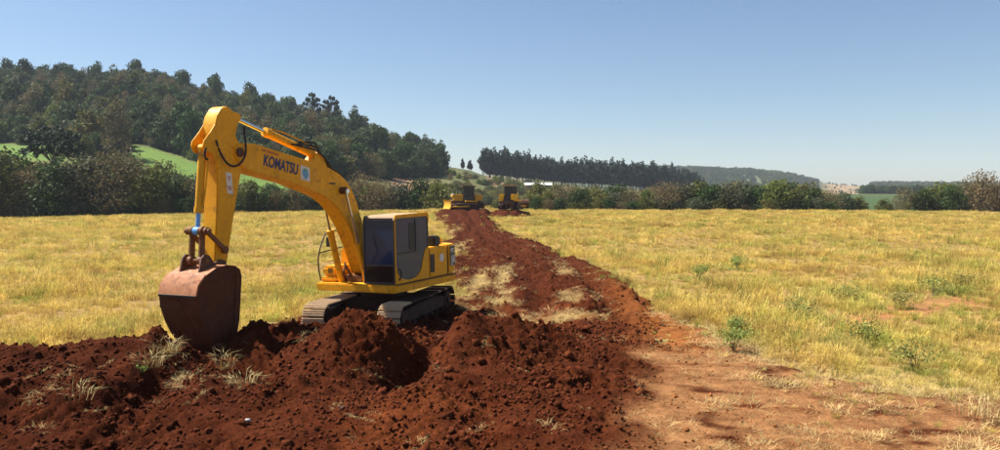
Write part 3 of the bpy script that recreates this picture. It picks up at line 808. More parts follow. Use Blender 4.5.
MB().tube([(5.83, -.16, 4.3), (5.95, -.16, 3.6), (6.0, -.18, 3.3)], 0.016, 6).build('pipe', 'yellow_old', bc)
def bar(name, a, b, y, w=0.05, r=0.075, mat='link_steel'):
    a = Vector((a[0], y, a[1])); b = Vector((b[0], y, b[1])); d = (b - a).normalized(); n = Vector((d.z, 0, -d.x))
    mb = MB()
    pts = [a + n * r * .8, b + n * r * .8, b - n * r * .8, a - n * r * .8]
    mb.prism([(q.x, q.z) for q in pts], y - w / 2, y + w / 2, 0.012)
    for q in (a, b): mb.cyl(q + Vector((0, -w * .75, 0)), q + Vector((0, w * .75, 0)), r * 1.25, seg=16, bevel=.008)
    return mb.build(name, mat, ex)
bar('idler_link', (6.07, 2.79), (5.60, 2.38), -0.03, 0.05, 0.062); bar('idler_link', (6.07, 2.79), (5.60, 2.38), -0.53, 0.05, 0.062)
bar('bucket_link', (6.07, 2.79), (6.12, 2.20), -0.15, 0.07, 0.075); bar('bucket_link', (6.07, 2.79), (6.12, 2.20), -0.42, 0.07, 0.075)
MB().cyl((6.07, -.62, 2.79), (6.07, .06, 2.79), 0.05, seg=14, bevel=.006).build('link_pin', 'link_steel', ex)
MB().cyl((5.60, -.58, 2.38), (5.60, .02, 2.38), 0.06, seg=14, bevel=.006).build('link_pin', 'link_steel', ex)
MB().cyl((6.12, -.58, 2.20), (6.12, .02, 2.20), 0.05, seg=14, bevel=.006).build('link_pin', 'link_steel', ex)

# bucket: wrapped back plate and two cheeks, mouth towards the machine
BY0, BY1 = -0.80, 0.24
back = [(5.60, 2.06), (5.85, 2.10), (6.12, 2.06), (6.38, 1.94), (6.56, 1.76), (6.62, 1.56), (6.60, 1.32), (6.50, 1.02), (6.36, 0.74), (6.18, 0.50), (5.98, 0.34), (5.80, 0.27)]
b = bmesh.new(); rows = []
cxm, czm = 5.85, 1.25
for (x, z) in back:
    d = Vector((cxm - x, 0, czm - z)).normalized() * 0.035
    rows.append([b.verts.new((x, BY0, z)), b.verts.new((x, BY1, z)), b.verts.new((x + d.x, BY1, z + d.z)), b.verts.new((x + d.x, BY0, z + d.z))])
UP = 5  # back splits here: painted sunlight above, shade-dark tone below
for A_, B_ in zip(rows[UP:], rows[UP + 1:]):
    for k in range(4): b.faces.new((A_[k], A_[(k + 1) % 4], B_[(k + 1) % 4], B_[k]))
b.faces.new(rows[UP]); b.faces.new(rows[-1][::-1])
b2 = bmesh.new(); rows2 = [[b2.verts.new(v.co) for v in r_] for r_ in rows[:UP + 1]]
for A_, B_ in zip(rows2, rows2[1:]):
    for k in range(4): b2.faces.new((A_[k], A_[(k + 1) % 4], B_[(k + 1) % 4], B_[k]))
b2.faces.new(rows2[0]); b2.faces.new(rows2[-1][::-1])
bmesh.ops.delete(b, geom=[v for v in b.verts if not v.link_faces], context='VERTS')
for q in (b, b2): bmesh.ops.recalc_face_normals(q, faces=q.faces)
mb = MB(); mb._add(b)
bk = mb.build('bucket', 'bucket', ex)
mb = MB(); mb._add(b2); mb.build('top_plate', 'bucket_lit', bk)
cheek = [(x - 0.004 * (x > 5.9), z) for x, z in back] + [(5.70, 0.40), (5.56, 0.95), (5.50, 1.50), (5.46, 1.82), (5.50, 1.98)]
for y0 in (BY0 - 0.004, BY1 - 0.026):
    MB().prism(cheek, y0, y0 + 0.03, 0.006).build('side_plate', 'bucket', bk)
for y0 in (BY0 - 0.018, BY1 + .004):
    MB().prism([(5.72, 0.36), (5.86, 0.36), (5.70, 0.95), (5.64, 1.5), (5.60, 1.84), (5.64, 2.0), (5.50, 1.99), (5.45, 1.82), (5.49, 1.5), (5.55, 0.95)], y0, y0 + .014, 0.004).build('cheek_edge', 'bucket', bk)
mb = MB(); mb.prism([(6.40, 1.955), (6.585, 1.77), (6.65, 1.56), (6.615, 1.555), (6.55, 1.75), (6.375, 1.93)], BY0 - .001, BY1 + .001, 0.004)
mb.build('wear_plate', 'bucket_lit', bk)  # band above the seam, in the copy with painted sunlight
MB().prism([(6.64, 1.575), (6.66, 1.57), (6.657, 1.53), (6.635, 1.53)], BY0 + .02, BY1 - .02, 0).build('weld_seam', 'dark', bk)
for y0 in (-0.22, -0.40):
    MB().prism([(5.56, 2.02), (5.60, 2.16), (5.72, 2.20), (5.9, 2.14), (6.02, 2.30), (6.14, 2.33), (6.23, 2.25), (6.30, 1.95), (6.1, 2.0)], y0 - .03 + (0.17 if y0 > -.3 else -.17), y0 + .03 + (0.17 if y0 > -.3 else -.17), 0.01).build('hinge_ear', 'brown_steel', bk)
rk = random.Random(8); ck = MB()
for k in range(150):
    if k % 2: q = Vector((rk.uniform(5.6, 6.5), BY1 + .002, rk.uniform(.45, 1.95)))
    else:
        i_ = rk.randrange(5, 10); f_ = rk.random(); q = Vector((back[i_][0] * (1 - f_) + back[i_ + 1][0] * f_, rk.uniform(BY0, BY1), back[i_][1] * (1 - f_) + back[i_ + 1][1] * f_))
    if k % 2 and ((q.x - 5.85) / .72) ** 2 + ((q.z - 1.25) / .85) ** 2 > 1: continue
    r_ = .008 + .028 * rk.random() ** 2.5
    bb_ = bmesh.new(); bmesh.ops.create_icosphere(bb_, subdivisions=1, radius=r_)
    for v in bb_.verts: v.co = Vector((v.co.x * rk.uniform(.8, 1.8), v.co.y * .6, v.co.z * rk.uniform(.8, 1.6)))
    bb_.transform(Matrix.Translation(q)); ck._add(bb_)
tag(ck.build('caked_soil', 'caked', bk), kind='stuff')
for k in range(5):
    yy = BY0 + 0.09 + k * (BY1 - BY0 - 0.18) / 4
    MB().prism([(5.86, 0.33), (5.80, 0.37), (5.58, 0.18), (5.60, 0.15), (5.82, 0.24)], yy - .05, yy + .05, 0.01).build('tooth', 'bucket', bk)

# ---------------------------------------------------------------- two bulldozers at the far end of the road
def dozer(loc, rz, label, yellow):
    r = empty('bulldozer', loc, (0, 0, rz)); r.scale = (1.06, 1.06, 1.08)
    tag(r, label, 'bulldozer', 'bulldozers at the far end of the soil road')
    for s in (1, -1):
        yc = s * 0.95
        mb = MB()
        prof = arc_pts(1.25, 0.42, 0.40, 90, -90, 8) + arc_pts(-1.25, 0.42, 0.40, 270, 140, 6) + [(-0.95, 1.02), (-0.6, 1.0)]
        mb.prism(prof, yc - 0.26, yc + 0.26, 0.02)
        t = mb.build('track', 'mud_steel', r)
        for k in range(12):
            MB().box((-1.2 + k * 0.21, yc - 0.27, 0.80), (-1.1 + k * 0.21, yc + 0.27, 0.86)).build('track_shoe', 'shoe', t)
        MB().box((-1.3, yc - 0.28, 1.02), (0.25, yc + 0.30, 1.22), 0.04).build('fender', yellow, r)
    MB().box((-1.5, -0.66, 0.6), (1.6, 0.66, 1.15), 0.05).build('main_frame', 'brown_steel', r)
    h = MB().prism([(0.35, 1.15), (1.75, 1.15), (1.78, 1.75), (1.70, 1.92), (0.35, 2.0)], -0.48, 0.48, 0.05).build('hood', yellow, r)
    MB().box((1.775, -0.36, 1.2), (1.80, 0.36, 1.72)).build('grille', 'dark', h)
    for s in (1, -1):
        mb = MB(); mb.cyl((1.60, s * 0.40, 1.98), (1.72, s * 0.40, 1.98), 0.09, seg=12); mb.build('headlight', 'white_paint', h)
    MB().cyl((1.0, 0.2, 1.95), (1.0, 0.2, 2.75), 0.06, seg=10).build('exhaust_pipe', 'dark', r)
    c = MB()
    for (px_, py_) in ((0.28, .58), (0.28, -.58), (-1.0, .58), (-1.0, -.58), (-.35, .6), (-.35, -.6)):
        c.box((px_ - .05, py_ - .05, 1.2), (px_ + .05, py_ + .05, 2.9), 0.01)
    c.box((-1.05, -.64, 1.16), (.33, .64, 1.55), .03); c.box((-1.06, -.65, 1.95), (-.98, .65, 2.02)); 
    c = c.build('cab', 'grey_panel', r)
    for y_ in (.585, -.585): MB().box((-.97, y_ - .008, 1.56), (.24, y_ + .008, 2.86)).build('window', 'glass_low', c)
    for x_ in (.285, -1.0): MB().box((x_ - .008, -.53, 1.56), (x_ + .008, .53, 2.86)).build('window', 'glass_low', c)
    MB().box((-1.25, -.78, 2.88), (.55, .78, 3.04), 0.05).build('roof', 'dust_top' if yellow == 'yellow_far' else 'brown_steel', c)
    for s in (1, -1):
        MB().box((-1.95, s * 0.75 - 0.30, 1.2), (-1.1, s * 0.75 + 0.30, 1.92), 0.06).build('rear_tank', yellow, r)
    MB().box((-1.9, -.44, 1.0), (-1.2, .44, 1.75), .03).build('rear_cover', 'dark', r)
    bl = MB(); pr = arc_pts(3.25, 0.75, 0.95, 145, 215, 8)
    bl.prism(pr + [(x - .06, z) for x, z in pr[::-1]], -1.75, 1.75, 0.01)
    bl.build('blade', 'brown_steel' if yellow == 'yellow_far' else yellow, r)
    for s in (1, -1): MB().tube([(-.2, s * 1.28, 0.5), (2.25, s * 1.28, .42)], 0.09, 8).build('push_arm', 'yellow_old', r)
    for s in (1, -1):
        MB().tube([(1.3, s * .55, 1.5), (2.28, s * .7, .95)], 0.06, 8).build('blade_cylinder', 'yellow_old', r)
    rp = MB(); rp.box((-2.35, -.9, .75), (-2.05, .9, 1.0), .03)
    for y_ in (-.7, 0, .7): rp.prism([(-2.3, .95), (-2.1, .95), (-2.15, .3), (-2.4, .12)], y_ - .05, y_ + .05)
    rp.tube([(-1.5, .4, .8), (-2.2, .4, .85)], .07, 8); rp.tube([(-1.5, -.4, .8), (-2.2, -.4, .85)], .07, 8)
    rp.build('ripper', 'brown_steel', r)
    return r
dz1 = dozer((-4.7, 103.5, gz(-4.7, 103.5) + .02), RD(198), 'yellow bulldozer seen from its side, its hood pointing left across the far soil', 'yellow_dirt')
dz2 = dozer((1.5, 103.0, gz(1.5, 103.0) + .02), RD(74), 'yellow bulldozer seen from behind, right of the other one', 'yellow_far')

# ---------------------------------------------------------------- sheds with pale roofs
def shed(name, loc, L, W, Hh, rz, label, roofmat, walls='pale_wall'):
    r = empty(name, loc, (0, 0, rz)); tag(r, label, 'shed')
    w = MB().box((-L / 2, -W / 2, -1.0), (L / 2, W / 2, Hh)).build('wall', walls, r)
    g = [(-W / 2 - .3, Hh + .02), (W / 2 + .3, Hh + .02), (0, Hh + W * .24), ]
    rf = MB().prism([(-W / 2 - .4, Hh - .05), (0, Hh + W * .22), (W / 2 + .4, Hh - .05), (W / 2 + .4, Hh + .06), (0, Hh + W * .22 + .12), (-W / 2 - .4, Hh + .06)], -L / 2 - .4, L / 2 + .4, 0, 'x').build('roof', roofmat, r)
    n = max(2, int(L / 3))
    for k in range(n):
        x = -L / 2 + (k + .5) * L / n
        MB().box((x - .7, -W / 2 - .03, Hh * .35), (x + .7, -W / 2 - .002, Hh * .8)).build('window', 'dark', w)
    return r
M['pale_wall'] = plain('pale_wall', (0.30, 0.27, 0.23), 0.9, 0, 0.15, 1)
M['white_roof'] = plain('white_roof', (0.62, 0.60, 0.57), 0.5, 0, 0.06, 0.5)
M['grey_roof'] = plain('pale_grey_roof', (0.45, 0.43, 0.40), 0.6, 0, 0.2, 0.8)
def onbear(px, y): return (px - 500) / 770.0 * y
for nm, px, y, L, W, Hh, rz, lab, mt, top in (
        ('poultry_shed', 538, 300, 10.0, 4, 0.7, 0.02, 'long low shed with a white roof before the dark eucalyptus stand', 'white_roof', 183.0),
        ('farm_shed', 384, 176, 2.8, 3.0, 1.6, 0.15, 'small shed with a pale grey roof, just above the excavator cab', 'grey_roof', 195.5),
        ('farm_shed', 409, 180, 3.8, 3.2, 1.6, -0.1, 'pale roofed shed right of the smaller shed, among bushes', 'white_roof', 195.0)):
    ztop = CAM_H + (195 - top) / 770 * y
    shed(nm, (onbear(px, y), y, ztop - Hh - W * .22), L, W, Hh, rz, lab, mt)

# ---------------------------------------------------------------- trees
def quads_mesh(name, centers, ax, ay, mat, rng, shade=(0.55, 1.45)):
    """centers (n,3); ax, ay half-extent vectors (n,3): one irregular quad per clump of leaves"""
    n = len(centers)
    j = 1 + 0.5 * (rng.random((n, 4, 1)) - 0.5)
    V = np.stack([centers - ax * j[:, 0], centers - ay * j[:, 1], centers + ax * j[:, 2], centers + ay * j[:, 3]], 1)
    me = bpy.data.meshes.new(name)
    me.vertices.add(4 * n); me.vertices.foreach_set('co', V.astype(np.float32).ravel())
    me.loops.add(4 * n); me.loops.foreach_set('vertex_index', np.arange(4 * n, dtype=np.int32))
    me.polygons.add(n); me.polygons.foreach_set('loop_start', np.arange(0, 4 * n, 4, dtype=np.int32))
    me.update(calc_edges=True)
    lv = np.ones((n, 4), np.float32)
    b = shade[0] + (shade[1] - shade[0]) * rng.random(n)
    lv[:, 0] = b * (0.92 + .16 * rng.random(n)); lv[:, 1] = b; lv[:, 2] = b * (0.85 + .3 * rng.random(n))
    at = me.attributes.new('lv', 'FLOAT_COLOR', 'FACE'); at.data.foreach_set('color', lv.ravel())
    me.materials.append(mat)
    return me

def unit(v): return v / np.maximum(np.linalg.norm(v, axis=1, keepdims=True), 1e-9)

def leaf_cloud(name, rng, lobes, n, size, mat, outward=0.55, shell=0.72, aspect=0.7, shade=(0.55, 1.45)):
    lobes = np.array(lobes, float)                 # x y z rx ry rz
    vol = (lobes[:, 3] * lobes[:, 4] * lobes[:, 5]) ** 0.67
    k = rng.choice(len(lobes), n, p=vol / vol.sum())
    d = unit(rng.normal(size=(n, 3)))
    r = np.where(rng.random(n) < shell, 0.78 + 0.27 * rng.random(n), rng.random(n) ** 0.5)
    # ragged outline
    r = r * (1 + 0.16 * np.sin(d[:, 0] * 5 + k) * np.sin(d[:, 2] * 6 + 2 * k) + 0.10 * rng.normal(size=n))
    c = lobes[k, :3] + d * lobes[k, 3:6] * r[:, None]
    nrm = unit(d * outward + rng.normal(size=(n, 3)) * 0.6 + np.array([0, 0, 0.25]))
    t = unit(np.cross(nrm, rng.normal(size=(n, 3))))
    b = np.cross(nrm, t)
    s = size * (0.55 + 0.9 * rng.random((n, 1)))
    return quads_mesh(name, c, t * s, b * s * aspect, mat, rng, shade)

def trunk_mesh(name, rng, h, r, tips, mat, lean=0.3):
    mb = MB()
    p = [Vector((0, 0, -0.3))]; n = 5
    for k in range(1, n + 1):
        p.append(Vector((lean * (rng.random() - .5) * k / n, lean * (rng.random() - .5) * k / n, h * k / n)))
    mb.tube(p, [r * (1 - 0.75 * k / n) for k in range(n + 1)], 7)
    for tx, ty, tz in tips:
        k = min(n - 1, max(1, int(n * min(.9, tz / h * 0.62))))
        a = p[k]; e = Vector((tx, ty, tz)); m = (a + e) / 2 + Vector((0, 0, (e - a).length * .12))
        mb.tube(smooth_path([a, m, e], 3), [r * .42 * (1 - .85 * q / 6) for q in range(7)], 5)
    o = mb.build(name, mat, None)
    me = o.data; bpy.data.objects.remove(o)
    return me

PROTO = {}
def broadleaf(key, kind, h, w, nl, leaf, seed, bark='bark', low=0.18, dens=1.0, bare=False):
    rng = np.random.default_rng(seed)
    lobes = []; tips = []
    for i in range(nl):
        a = 2 * np.pi * i / nl * 2.4 + rng.random()
        t = (i + 0.5) / nl
        zz = h * (low + (0.86 - low) * t)
        rad = w * 0.5 * (0.72 * math.sin(math.pi * (0.22 + 0.70 * t)) * (0.6 + 0.5 * rng.random()))
        R = w * (0.20 + 0.13 * rng.random())
        x, y = rad * math.cos(a), rad * math.sin(a)
        lobes.append((x, y, zz, R, R, R * (0.62 + .25 * rng.random()))); tips.append((x * .8, y * .8, zz))
    n = int(dens * 55 * (w / leaf) * (h / leaf) / 22)
    if bare:
        cr = leaf_cloud('crown', rng, lobes, n, leaf, LEAF[kind], 0.2, 0.45, 0.32)
    else:
        cr = leaf_cloud('crown', rng, lobes, n, leaf, LEAF[kind])
    tk = trunk_mesh('trunk', rng, h * 0.72, max(0.1, h * 0.022), tips, M[bark], h * .06)
    PROTO[key] = (tk, cr, h, w)

def eucalypt(key, h, w, seed, mat='eucalypt', leaf=0.55):
    rng = np.random.default_rng(seed)
    lobes = []; tips = []
    for i in range(13):
        t = (i + .5) / 13
        zz = h * (0.30 + 0.68 * t); R = w * (0.24 + .12 * rng.random()) * (1.2 - 0.92 * t); a = rng.random() * 6.28
        rr = w * .26 * (1 - .7 * t)
        lobes.append((rr * math.cos(a), rr * math.sin(a), zz, R, R, R * 1.25)); tips.append((rr * math.cos(a), rr * math.sin(a), zz))
    cr = leaf_cloud('crown', rng, lobes, int(900 * (.55 / leaf)), leaf, LEAF[mat])
    tk = trunk_mesh('trunk', rng, h * .93, h * .012, tips[:6], M['pale_bark'], h * .02)
    PROTO[key] = (tk, cr, h, w)

def araucaria(key, h, w, seed, tiers=5, n=1700, leaf=.30):
    rng = np.random.default_rng(seed)
    lobes = []; tips = []
    for t in range(tiers):
        f = t / (tiers - 1)
        zz = h * (0.52 + 0.44 * f); rad = w * .5 * (1.0 - 0.30 * f ** 2 if f < .9 else .25)
        nb = 9 if f < .9 else 3
        for i in range(nb):
            a = 6.28 * i / nb + t * .35 + rng.random() * .4
            r = rad * (0.72 + .35 * rng.random())
            z = zz + w * .10 * rng.random() + .05 * w
            lobes.append((r * math.cos(a), r * math.sin(a), z, w * .085, w * .085, w * .055)); tips.append((r * math.cos(a), r * math.sin(a), z - .1))
            lobes.append((.6 * r * math.cos(a), .6 * r * math.sin(a), z - w * .05, w * .045, w * .045, w * .03))
    cr = leaf_cloud('crown', rng, lobes, n, leaf, LEAF['conifer'], .4, .6)
    tk = trunk_mesh('trunk', rng, h * .97, h * .02, tips, M['bark'], .2)
    PROTO[key] = (tk, cr, h, w)

# crowns for the tree belt and hedge (about 135 m away) ...
kinds = [('evergreen', 'evergreen'), ('olive', 'olive'), ('brown', 'brown'), ('grey', 'grey'), ('evergreen', 'evergreen2'), ('brown', 'brown2'), ('bright', 'bright')]
for i, (kd, key) in enumerate(kinds):
    broadleaf('belt_' + key, kd, 9.0, 8.0, 17 + i % 3, 0.24, 100 + i, low=0.10, dens=1.1, bare=(kd == 'brown'))
    broadleaf('hedge_' + key, kd, 4.2, 5.0, 12 + i % 3, 0.15, 140 + i, low=0.06, dens=1.15, bare=(kd == 'brown'))
# ... and coarser ones for the hillside (300 m and more)
for i, (kd, key) in enumerate(kinds):
    broadleaf('hill_' + key, kd, 9.5 + (i % 3), 8.5 - (i % 2) * 1.8, 11 + i % 4, 0.40, 180 + i, low=0.12, dens=1.15, bare=(kd == 'brown'))
eucalypt('euc_a', 21, 6.5, 201); eucalypt('euc_b', 20, 6.0, 202); eucalypt('euc_c', 22, 7.0, 203)
eucalypt('cypress', 7.5, 3.6, 204, 'conifer', .4)
araucaria('araucaria', 10.5, 10.0, 210)
araucaria('emergent', 13, 9, 211, 4, 900, .55)
broadleaf('emergent_round', 'evergreen', 14, 9, 10, .5, 212, low=.3)

def plant_tree(name, key, loc, sc, rz, label, cat, group=None, sz=None):
    tk, cr, h, w = PROTO[key]
    r = empty(name, loc, (0, 0, rz))
    r.scale = (sc, sc, sz if sz else sc)
    tag(r, label, cat, group)
    for nm, me in (('trunk', tk), ('crown', cr)):
        o = bpy.data.objects.new(nm, me); link(o, r)
    return r
R0 = random.Random(11)
def ztree(x, y): return float(land_z(np.array([x]), np.array([y]))[0]) - 0.15

ORD = ['first', 'second', 'third', 'fourth', 'fifth', 'sixth', 'seventh', 'eighth', 'ninth', 'tenth', 'eleventh', 'twelfth', 'thirteenth', 'fourteenth', 'fifteenth', 'sixteenth', 'seventeenth', 'eighteenth', 'nineteenth', 'twentieth']
LOOK = {'evergreen': 'dark green', 'evergreen2': 'dark green', 'olive': 'olive green', 'brown': 'bare brownish', 'brown2': 'bare brownish', 'grey': 'grey green', 'bright': 'light green'}
# left tree belt: px of crown centre, height of its top in px, kind (front row, left to right)
belt = [(-40, 166, 'evergreen'), (4, 160, 'olive'), (32, 176, 'brown'), (62, 170, 'evergreen2'), (92, 164, 'grey'), (122, 156, 'brown2'), (150, 178, 'olive'), (176, 183, 'evergreen'), (200, 184, 'brown'), (226, 186, 'grey'), (250, 190, 'olive'), (272, 193, 'evergreen'), (294, 188, 'brown2'), (314, 190, 'grey')]
for i, (px, top, kd) in enumerate(belt):
    y = 134.5 + R0.uniform(-.5, 3); x = onbear(px, y); z = ztree(x, y)
    hh = CAM_H + (195 - top + 9) / 770 * y - z
    sc = hh / (PROTO['belt_' + kd][2] * 0.98)
    plant_tree('broadleaf_tree', 'belt_' + kd, (x, y, z), max(sc, .62), R0.uniform(0, 6.28), f'{LOOK[kd]} tree, {ORD[i]} from left in the front row along the left field edge', 'tree', 'trees along the left field edge', sc)
for i in range(16):
    px = -50 + i * 23 + R0.uniform(-6, 6); kd = R0.choice(['evergreen', 'olive', 'brown', 'grey', 'evergreen2', 'brown2'])
    y = R0.uniform(142, 165); x = onbear(px, y); z = ztree(x, y)
    top = np.interp(px, [0, 60, 120, 180, 240, 320], [152, 160, 150, 171, 178, 186]) + R0.uniform(-2, 5)
    sc = (CAM_H + (195 - top) / 770 * y - z) / (PROTO['belt_' + kd][2] * .98)
    plant_tree('broadleaf_tree', 'belt_' + kd, (x, y, z), max(.6, sc * .9), R0.uniform(0, 6.28), f'{LOOK[kd]} tree in the second row behind the left field edge', 'tree', f'{LOOK[kd]} second row of the left tree belt', sc)
for i in range(34):       # dense low undergrowth closing the foot of the belt
    px = -60 + i * 12; kd = R0.choice(['evergreen', 'olive', 'grey', 'evergreen2', 'brown'])
    y = 133.2 + R0.uniform(0, 1.5); x = onbear(px, y)
    plant_tree('bush', 'hedge_' + kd, (x, y, ztree(x, y)), R0.uniform(.62, .9), R0.uniform(0, 6.28), f'{LOOK[kd]} low bush at the foot of the trees along the left field edge', 'bush', f'{LOOK[kd]} undergrowth of the left tree belt', R0.uniform(.6, 1.05))
y = 150; x = onbear(55, y)
plant_tree('araucaria_tree', 'araucaria', (x, y, CAM_H + (195 - 133) / 770 * y - 10.4), 1.0, .4, 'dark flat-topped araucaria pine before the green pasture at the left', 'tree')

# hedge beyond the field: centre and right
HX = [(330, 193, 'evergreen'), (346, 190, 'brown'), (362, 178, 'brown2'), (380, 186, 'brown'), (398, 191, 'grey'), (421, 186, 'evergreen'), (440, 190, 'brown2'), (545, 190, 'olive'), (563, 188, 'brown'), (580, 190, 'evergreen'), (598, 189, 'olive'), (614, 190, 'grey'), (631, 188, 'brown'), (648, 189, 'bright'), (664, 187, 'brown2'), (680, 186, 'grey'), (697, 189, 'olive'), (712, 190, 'evergreen'), (728, 190, 'grey'), (745, 187, 'evergreen2'), (760, 189, 'evergreen'), (777, 186, 'bright'), (794, 189, 'olive'), (812, 188, 'evergreen'), (829, 195, 'brown'), (843, 199, 'grey'), (858, 199, 'olive'), (884, 201, 'olive'), (905, 197, 'brown'), (923, 193, 'evergreen'), (938, 195, 'olive'), (952, 190, 'evergreen2'), (966, 184, 'brown2'), (982, 180, 'brown'), (1000, 180, 'brown2'), (1020, 182, 'grey'), (1045, 184, 'brown')]
for i, (px, top, kd) in enumerate(HX):
    y = 136 + R0.uniform(0, 4) + (12 if 330 <= px <= 440 else 0); x = onbear(px, y); z = ztree(x, y)
    top = top + R0.uniform(-4, 7)
    sc = (CAM_H + (195 - top + 4) / 770 * y - z) / (PROTO['hedge_' + kd][2] * .97)
    side = f'{ORD[i]} from left among bushes behind the excavator cab' if px < 500 else (f'{ORD[i-7]} from left in the hedge along the far field edge' if i - 7 < 20 else f'{ORD[i-27]} from left among bushes at the far right field corner')
    plant_tree('bush', 'hedge_' + kd, (x, y, z), max(.55, min(sc * .95, 1.5)), R0.uniform(0, 6.28), f'{LOOK[kd]} bush, {side}', 'bush', 'hedge bushes beyond the field', sc)
for i in range(52):
    px = R0.uniform(535, 808) if i < 30 else (R0.uniform(900, 1060) if i < 42 else R0.uniform(325, 450)); kd = R0.choice(['evergreen', 'olive', 'brown', 'grey', 'brown2', 'olive'])
    y = R0.uniform(146, 176); x = onbear(px, y); z = ztree(x, y)
    top = 184 + R0.uniform(-2, 7)
    sc = (CAM_H + (195 - top) / 770 * y - z) / (PROTO['hedge_' + kd][2] * .97)
    plant_tree('bush', 'hedge_' + kd, (x, y, z), max(.55, sc * .95), R0.uniform(0, 6.28), f'{LOOK[kd]} bush in the thicket behind the far field hedge', 'bush', f'{LOOK[kd]} thicket behind the hedge', sc)
for i in range(26):      # ragged low shrubs that close the hedge's foot; none where the crop field shows through
    px = 536 + i * 12.2 if i < 25 else 905; kd = R0.choice(['evergreen', 'olive', 'grey', 'brown'])
    y = 134.6 + R0.uniform(0, 1.2); x = onbear(px, y)
    plant_tree('bush', 'hedge_' + kd, (x, y, ztree(x, y)), R0.uniform(.45, .7), R0.uniform(0, 6.28), f'{LOOK[kd]} low shrub at the foot of the far field hedge', 'bush', f'{LOOK[kd]} low shrubs along the far hedge', R0.uniform(.35, .65))
# scrub on the rising ground around the bulldozers
for i in range(130):
    px = R0.uniform(436, 540); y = R0.uniform(128 if px > 520 or px < 430 else 160, 380); kd = R0.choice(['olive', 'brown', 'grey', 'olive', 'bright'])
    x = onbear(px, y)
    plant_tree('bush', 'hedge_' + kd, (x, y, ztree(x, y)), R0.uniform(.5, .9), R0.uniform(0, 6.28), f'{LOOK[kd]} scrub bush on the rising ground behind the bulldozers', 'bush', f'{LOOK[kd]} scrub behind the bulldozers', R0.uniform(.45, .8))
for i, px in enumerate((462.5, 470)):
    y = 425; x = onbear(px, y)
    plant_tree('conifer_tree', 'cypress', (x, y, ztree(x, y)), .8, i * 2., ['left', 'right'][i] + ' one of two small dark conifers on the slope above the bulldozers', 'tree', 'pair of conifers on the slope')

# scatter by geometry nodes, for what nobody could count
def scatter(name, pts, rot, scl, idx, col, sources, kind='stuff'):
    me = bpy.data.meshes.new(name)
    n = len(pts)
    me.vertices.add(n); me.vertices.foreach_set('co', np.asarray(pts, np.float32).ravel())
    a = me.attributes.new('rot', 'FLOAT_VECTOR', 'POINT'); a.data.foreach_set('vector', np.asarray(rot, np.float32).ravel())
    s = np.asarray(scl, np.float32); s = np.repeat(s[:, None], 3, 1) if s.ndim == 1 else s
    a = me.attributes.new('scl', 'FLOAT_VECTOR', 'POINT'); a.data.foreach_set('vector', s.ravel())
    a = me.attributes.new('idx', 'INT', 'POINT'); a.data.foreach_set('value', np.asarray(idx, np.int32))
    c = np.ones((n, 4), np.float32); c[:, :3] = col
    a = me.attributes.new('tcol', 'FLOAT_COLOR', 'POINT'); a.data.foreach_set('color', c.ravel())
    o = bpy.data.objects.new(name, me); link(o)
    coll = bpy.data.collections.new(name + '_pieces')
    for k, m_ in enumerate(sources):
        coll.objects.link(bpy.data.objects.new('%s_piece_%02d' % (name, k), m_))
    ng = bpy.data.node_groups.new(name + '_nodes', 'GeometryNodeTree')
    ng.interface.new_socket('Geometry', in_out='INPUT', socket_type='NodeSocketGeometry')
    ng.interface.new_socket('Geometry', in_out='OUTPUT', socket_type='NodeSocketGeometry')
    N = ng.nodes; L = ng.links
    gi = N.new('NodeGroupInput'); go = N.new('NodeGroupOutput')
    iop = N.new('GeometryNodeInstanceOnPoints')
    ci = N.new('GeometryNodeCollectionInfo'); ci.inputs['Collection'].default_value = coll
    ci.inputs['Separate Children'].default_value = True; ci.inputs['Reset Children'].default_value = True
    def attr(nm, dt):
        q = N.new('GeometryNodeInputNamedAttribute'); q.data_type = dt; q.inputs['Name'].default_value = nm
        return q.outputs['Attribute']
    e2r = N.new('FunctionNodeEulerToRotation')
    L.new(attr('rot', 'FLOAT_VECTOR'), e2r.inputs[0])
    L.new(gi.outputs[0], iop.inputs['Points']); L.new(ci.outputs[0], iop.inputs['Instance'])
    iop.inputs['Pick Instance'].default_value = True
    L.new(attr('idx', 'INT'), iop.inputs['Instance Index']); L.new(e2r.outputs[0], iop.inputs['Rotation']); L.new(attr('scl', 'FLOAT_VECTOR'), iop.inputs['Scale'])
    L.new(iop.outputs[0], go.inputs[0])
    md = o.modifiers.new('scatter', 'NODES'); md.node_group = ng
    tag(o, kind=kind)
    return o

# wooded hillside
rng = np.random.default_rng(77)
pts = []
while len(pts) < 5800:
    y = rng.uniform(215, 520); px = rng.uniform(-110, 441); 
    if rng.random() > (y / 520) ** 1.0: continue
    if pasture(np.array([px]), np.array([y]))[0]: continue
    if y < (238 if 68 < px < 126 else 0) + (0 if 68 < px < 126 else 1) * np.interp(px, [-110, 60, 130, 200, 300, 330, 360, 450], [293, 279, 283, 253, 220, 222, 262, 330]): continue
    # thinner clearing high on the slope
    if 75 < px < 130 and 330 < y < 400 and rng.random() < .75: continue
    pts.append((onbear(px, y), y, px))
pts = np.array(pts)
zz = land_z(pts[:, 0], pts[:, 1]) - 0.3
hk = ['hill_' + k for _, k in kinds]
w_ = np.array([.36, .15, .04, .14, .26, .02, .03]); 
nz = gnoise(pts[:, 0] * .02, pts[:, 1] * .02, 88)
idx = rng.choice(7, len(pts), p=w_ / w_.sum())
idx = np.where((nz > .35) & (rng.random(len(pts)) < .35), 2, idx); idx = np.where((nz < -.3) & (rng.random(len(pts)) < .5), 0, idx)
# skyline dark on the right flank
idx = np.where((pts[:, 2] > 395) & (rng.random(len(pts)) < .7), 0, idx)
scl = rng.uniform(.38, .76, len(pts)) * (1 + .9 * rng.random(len(pts)) ** 4)
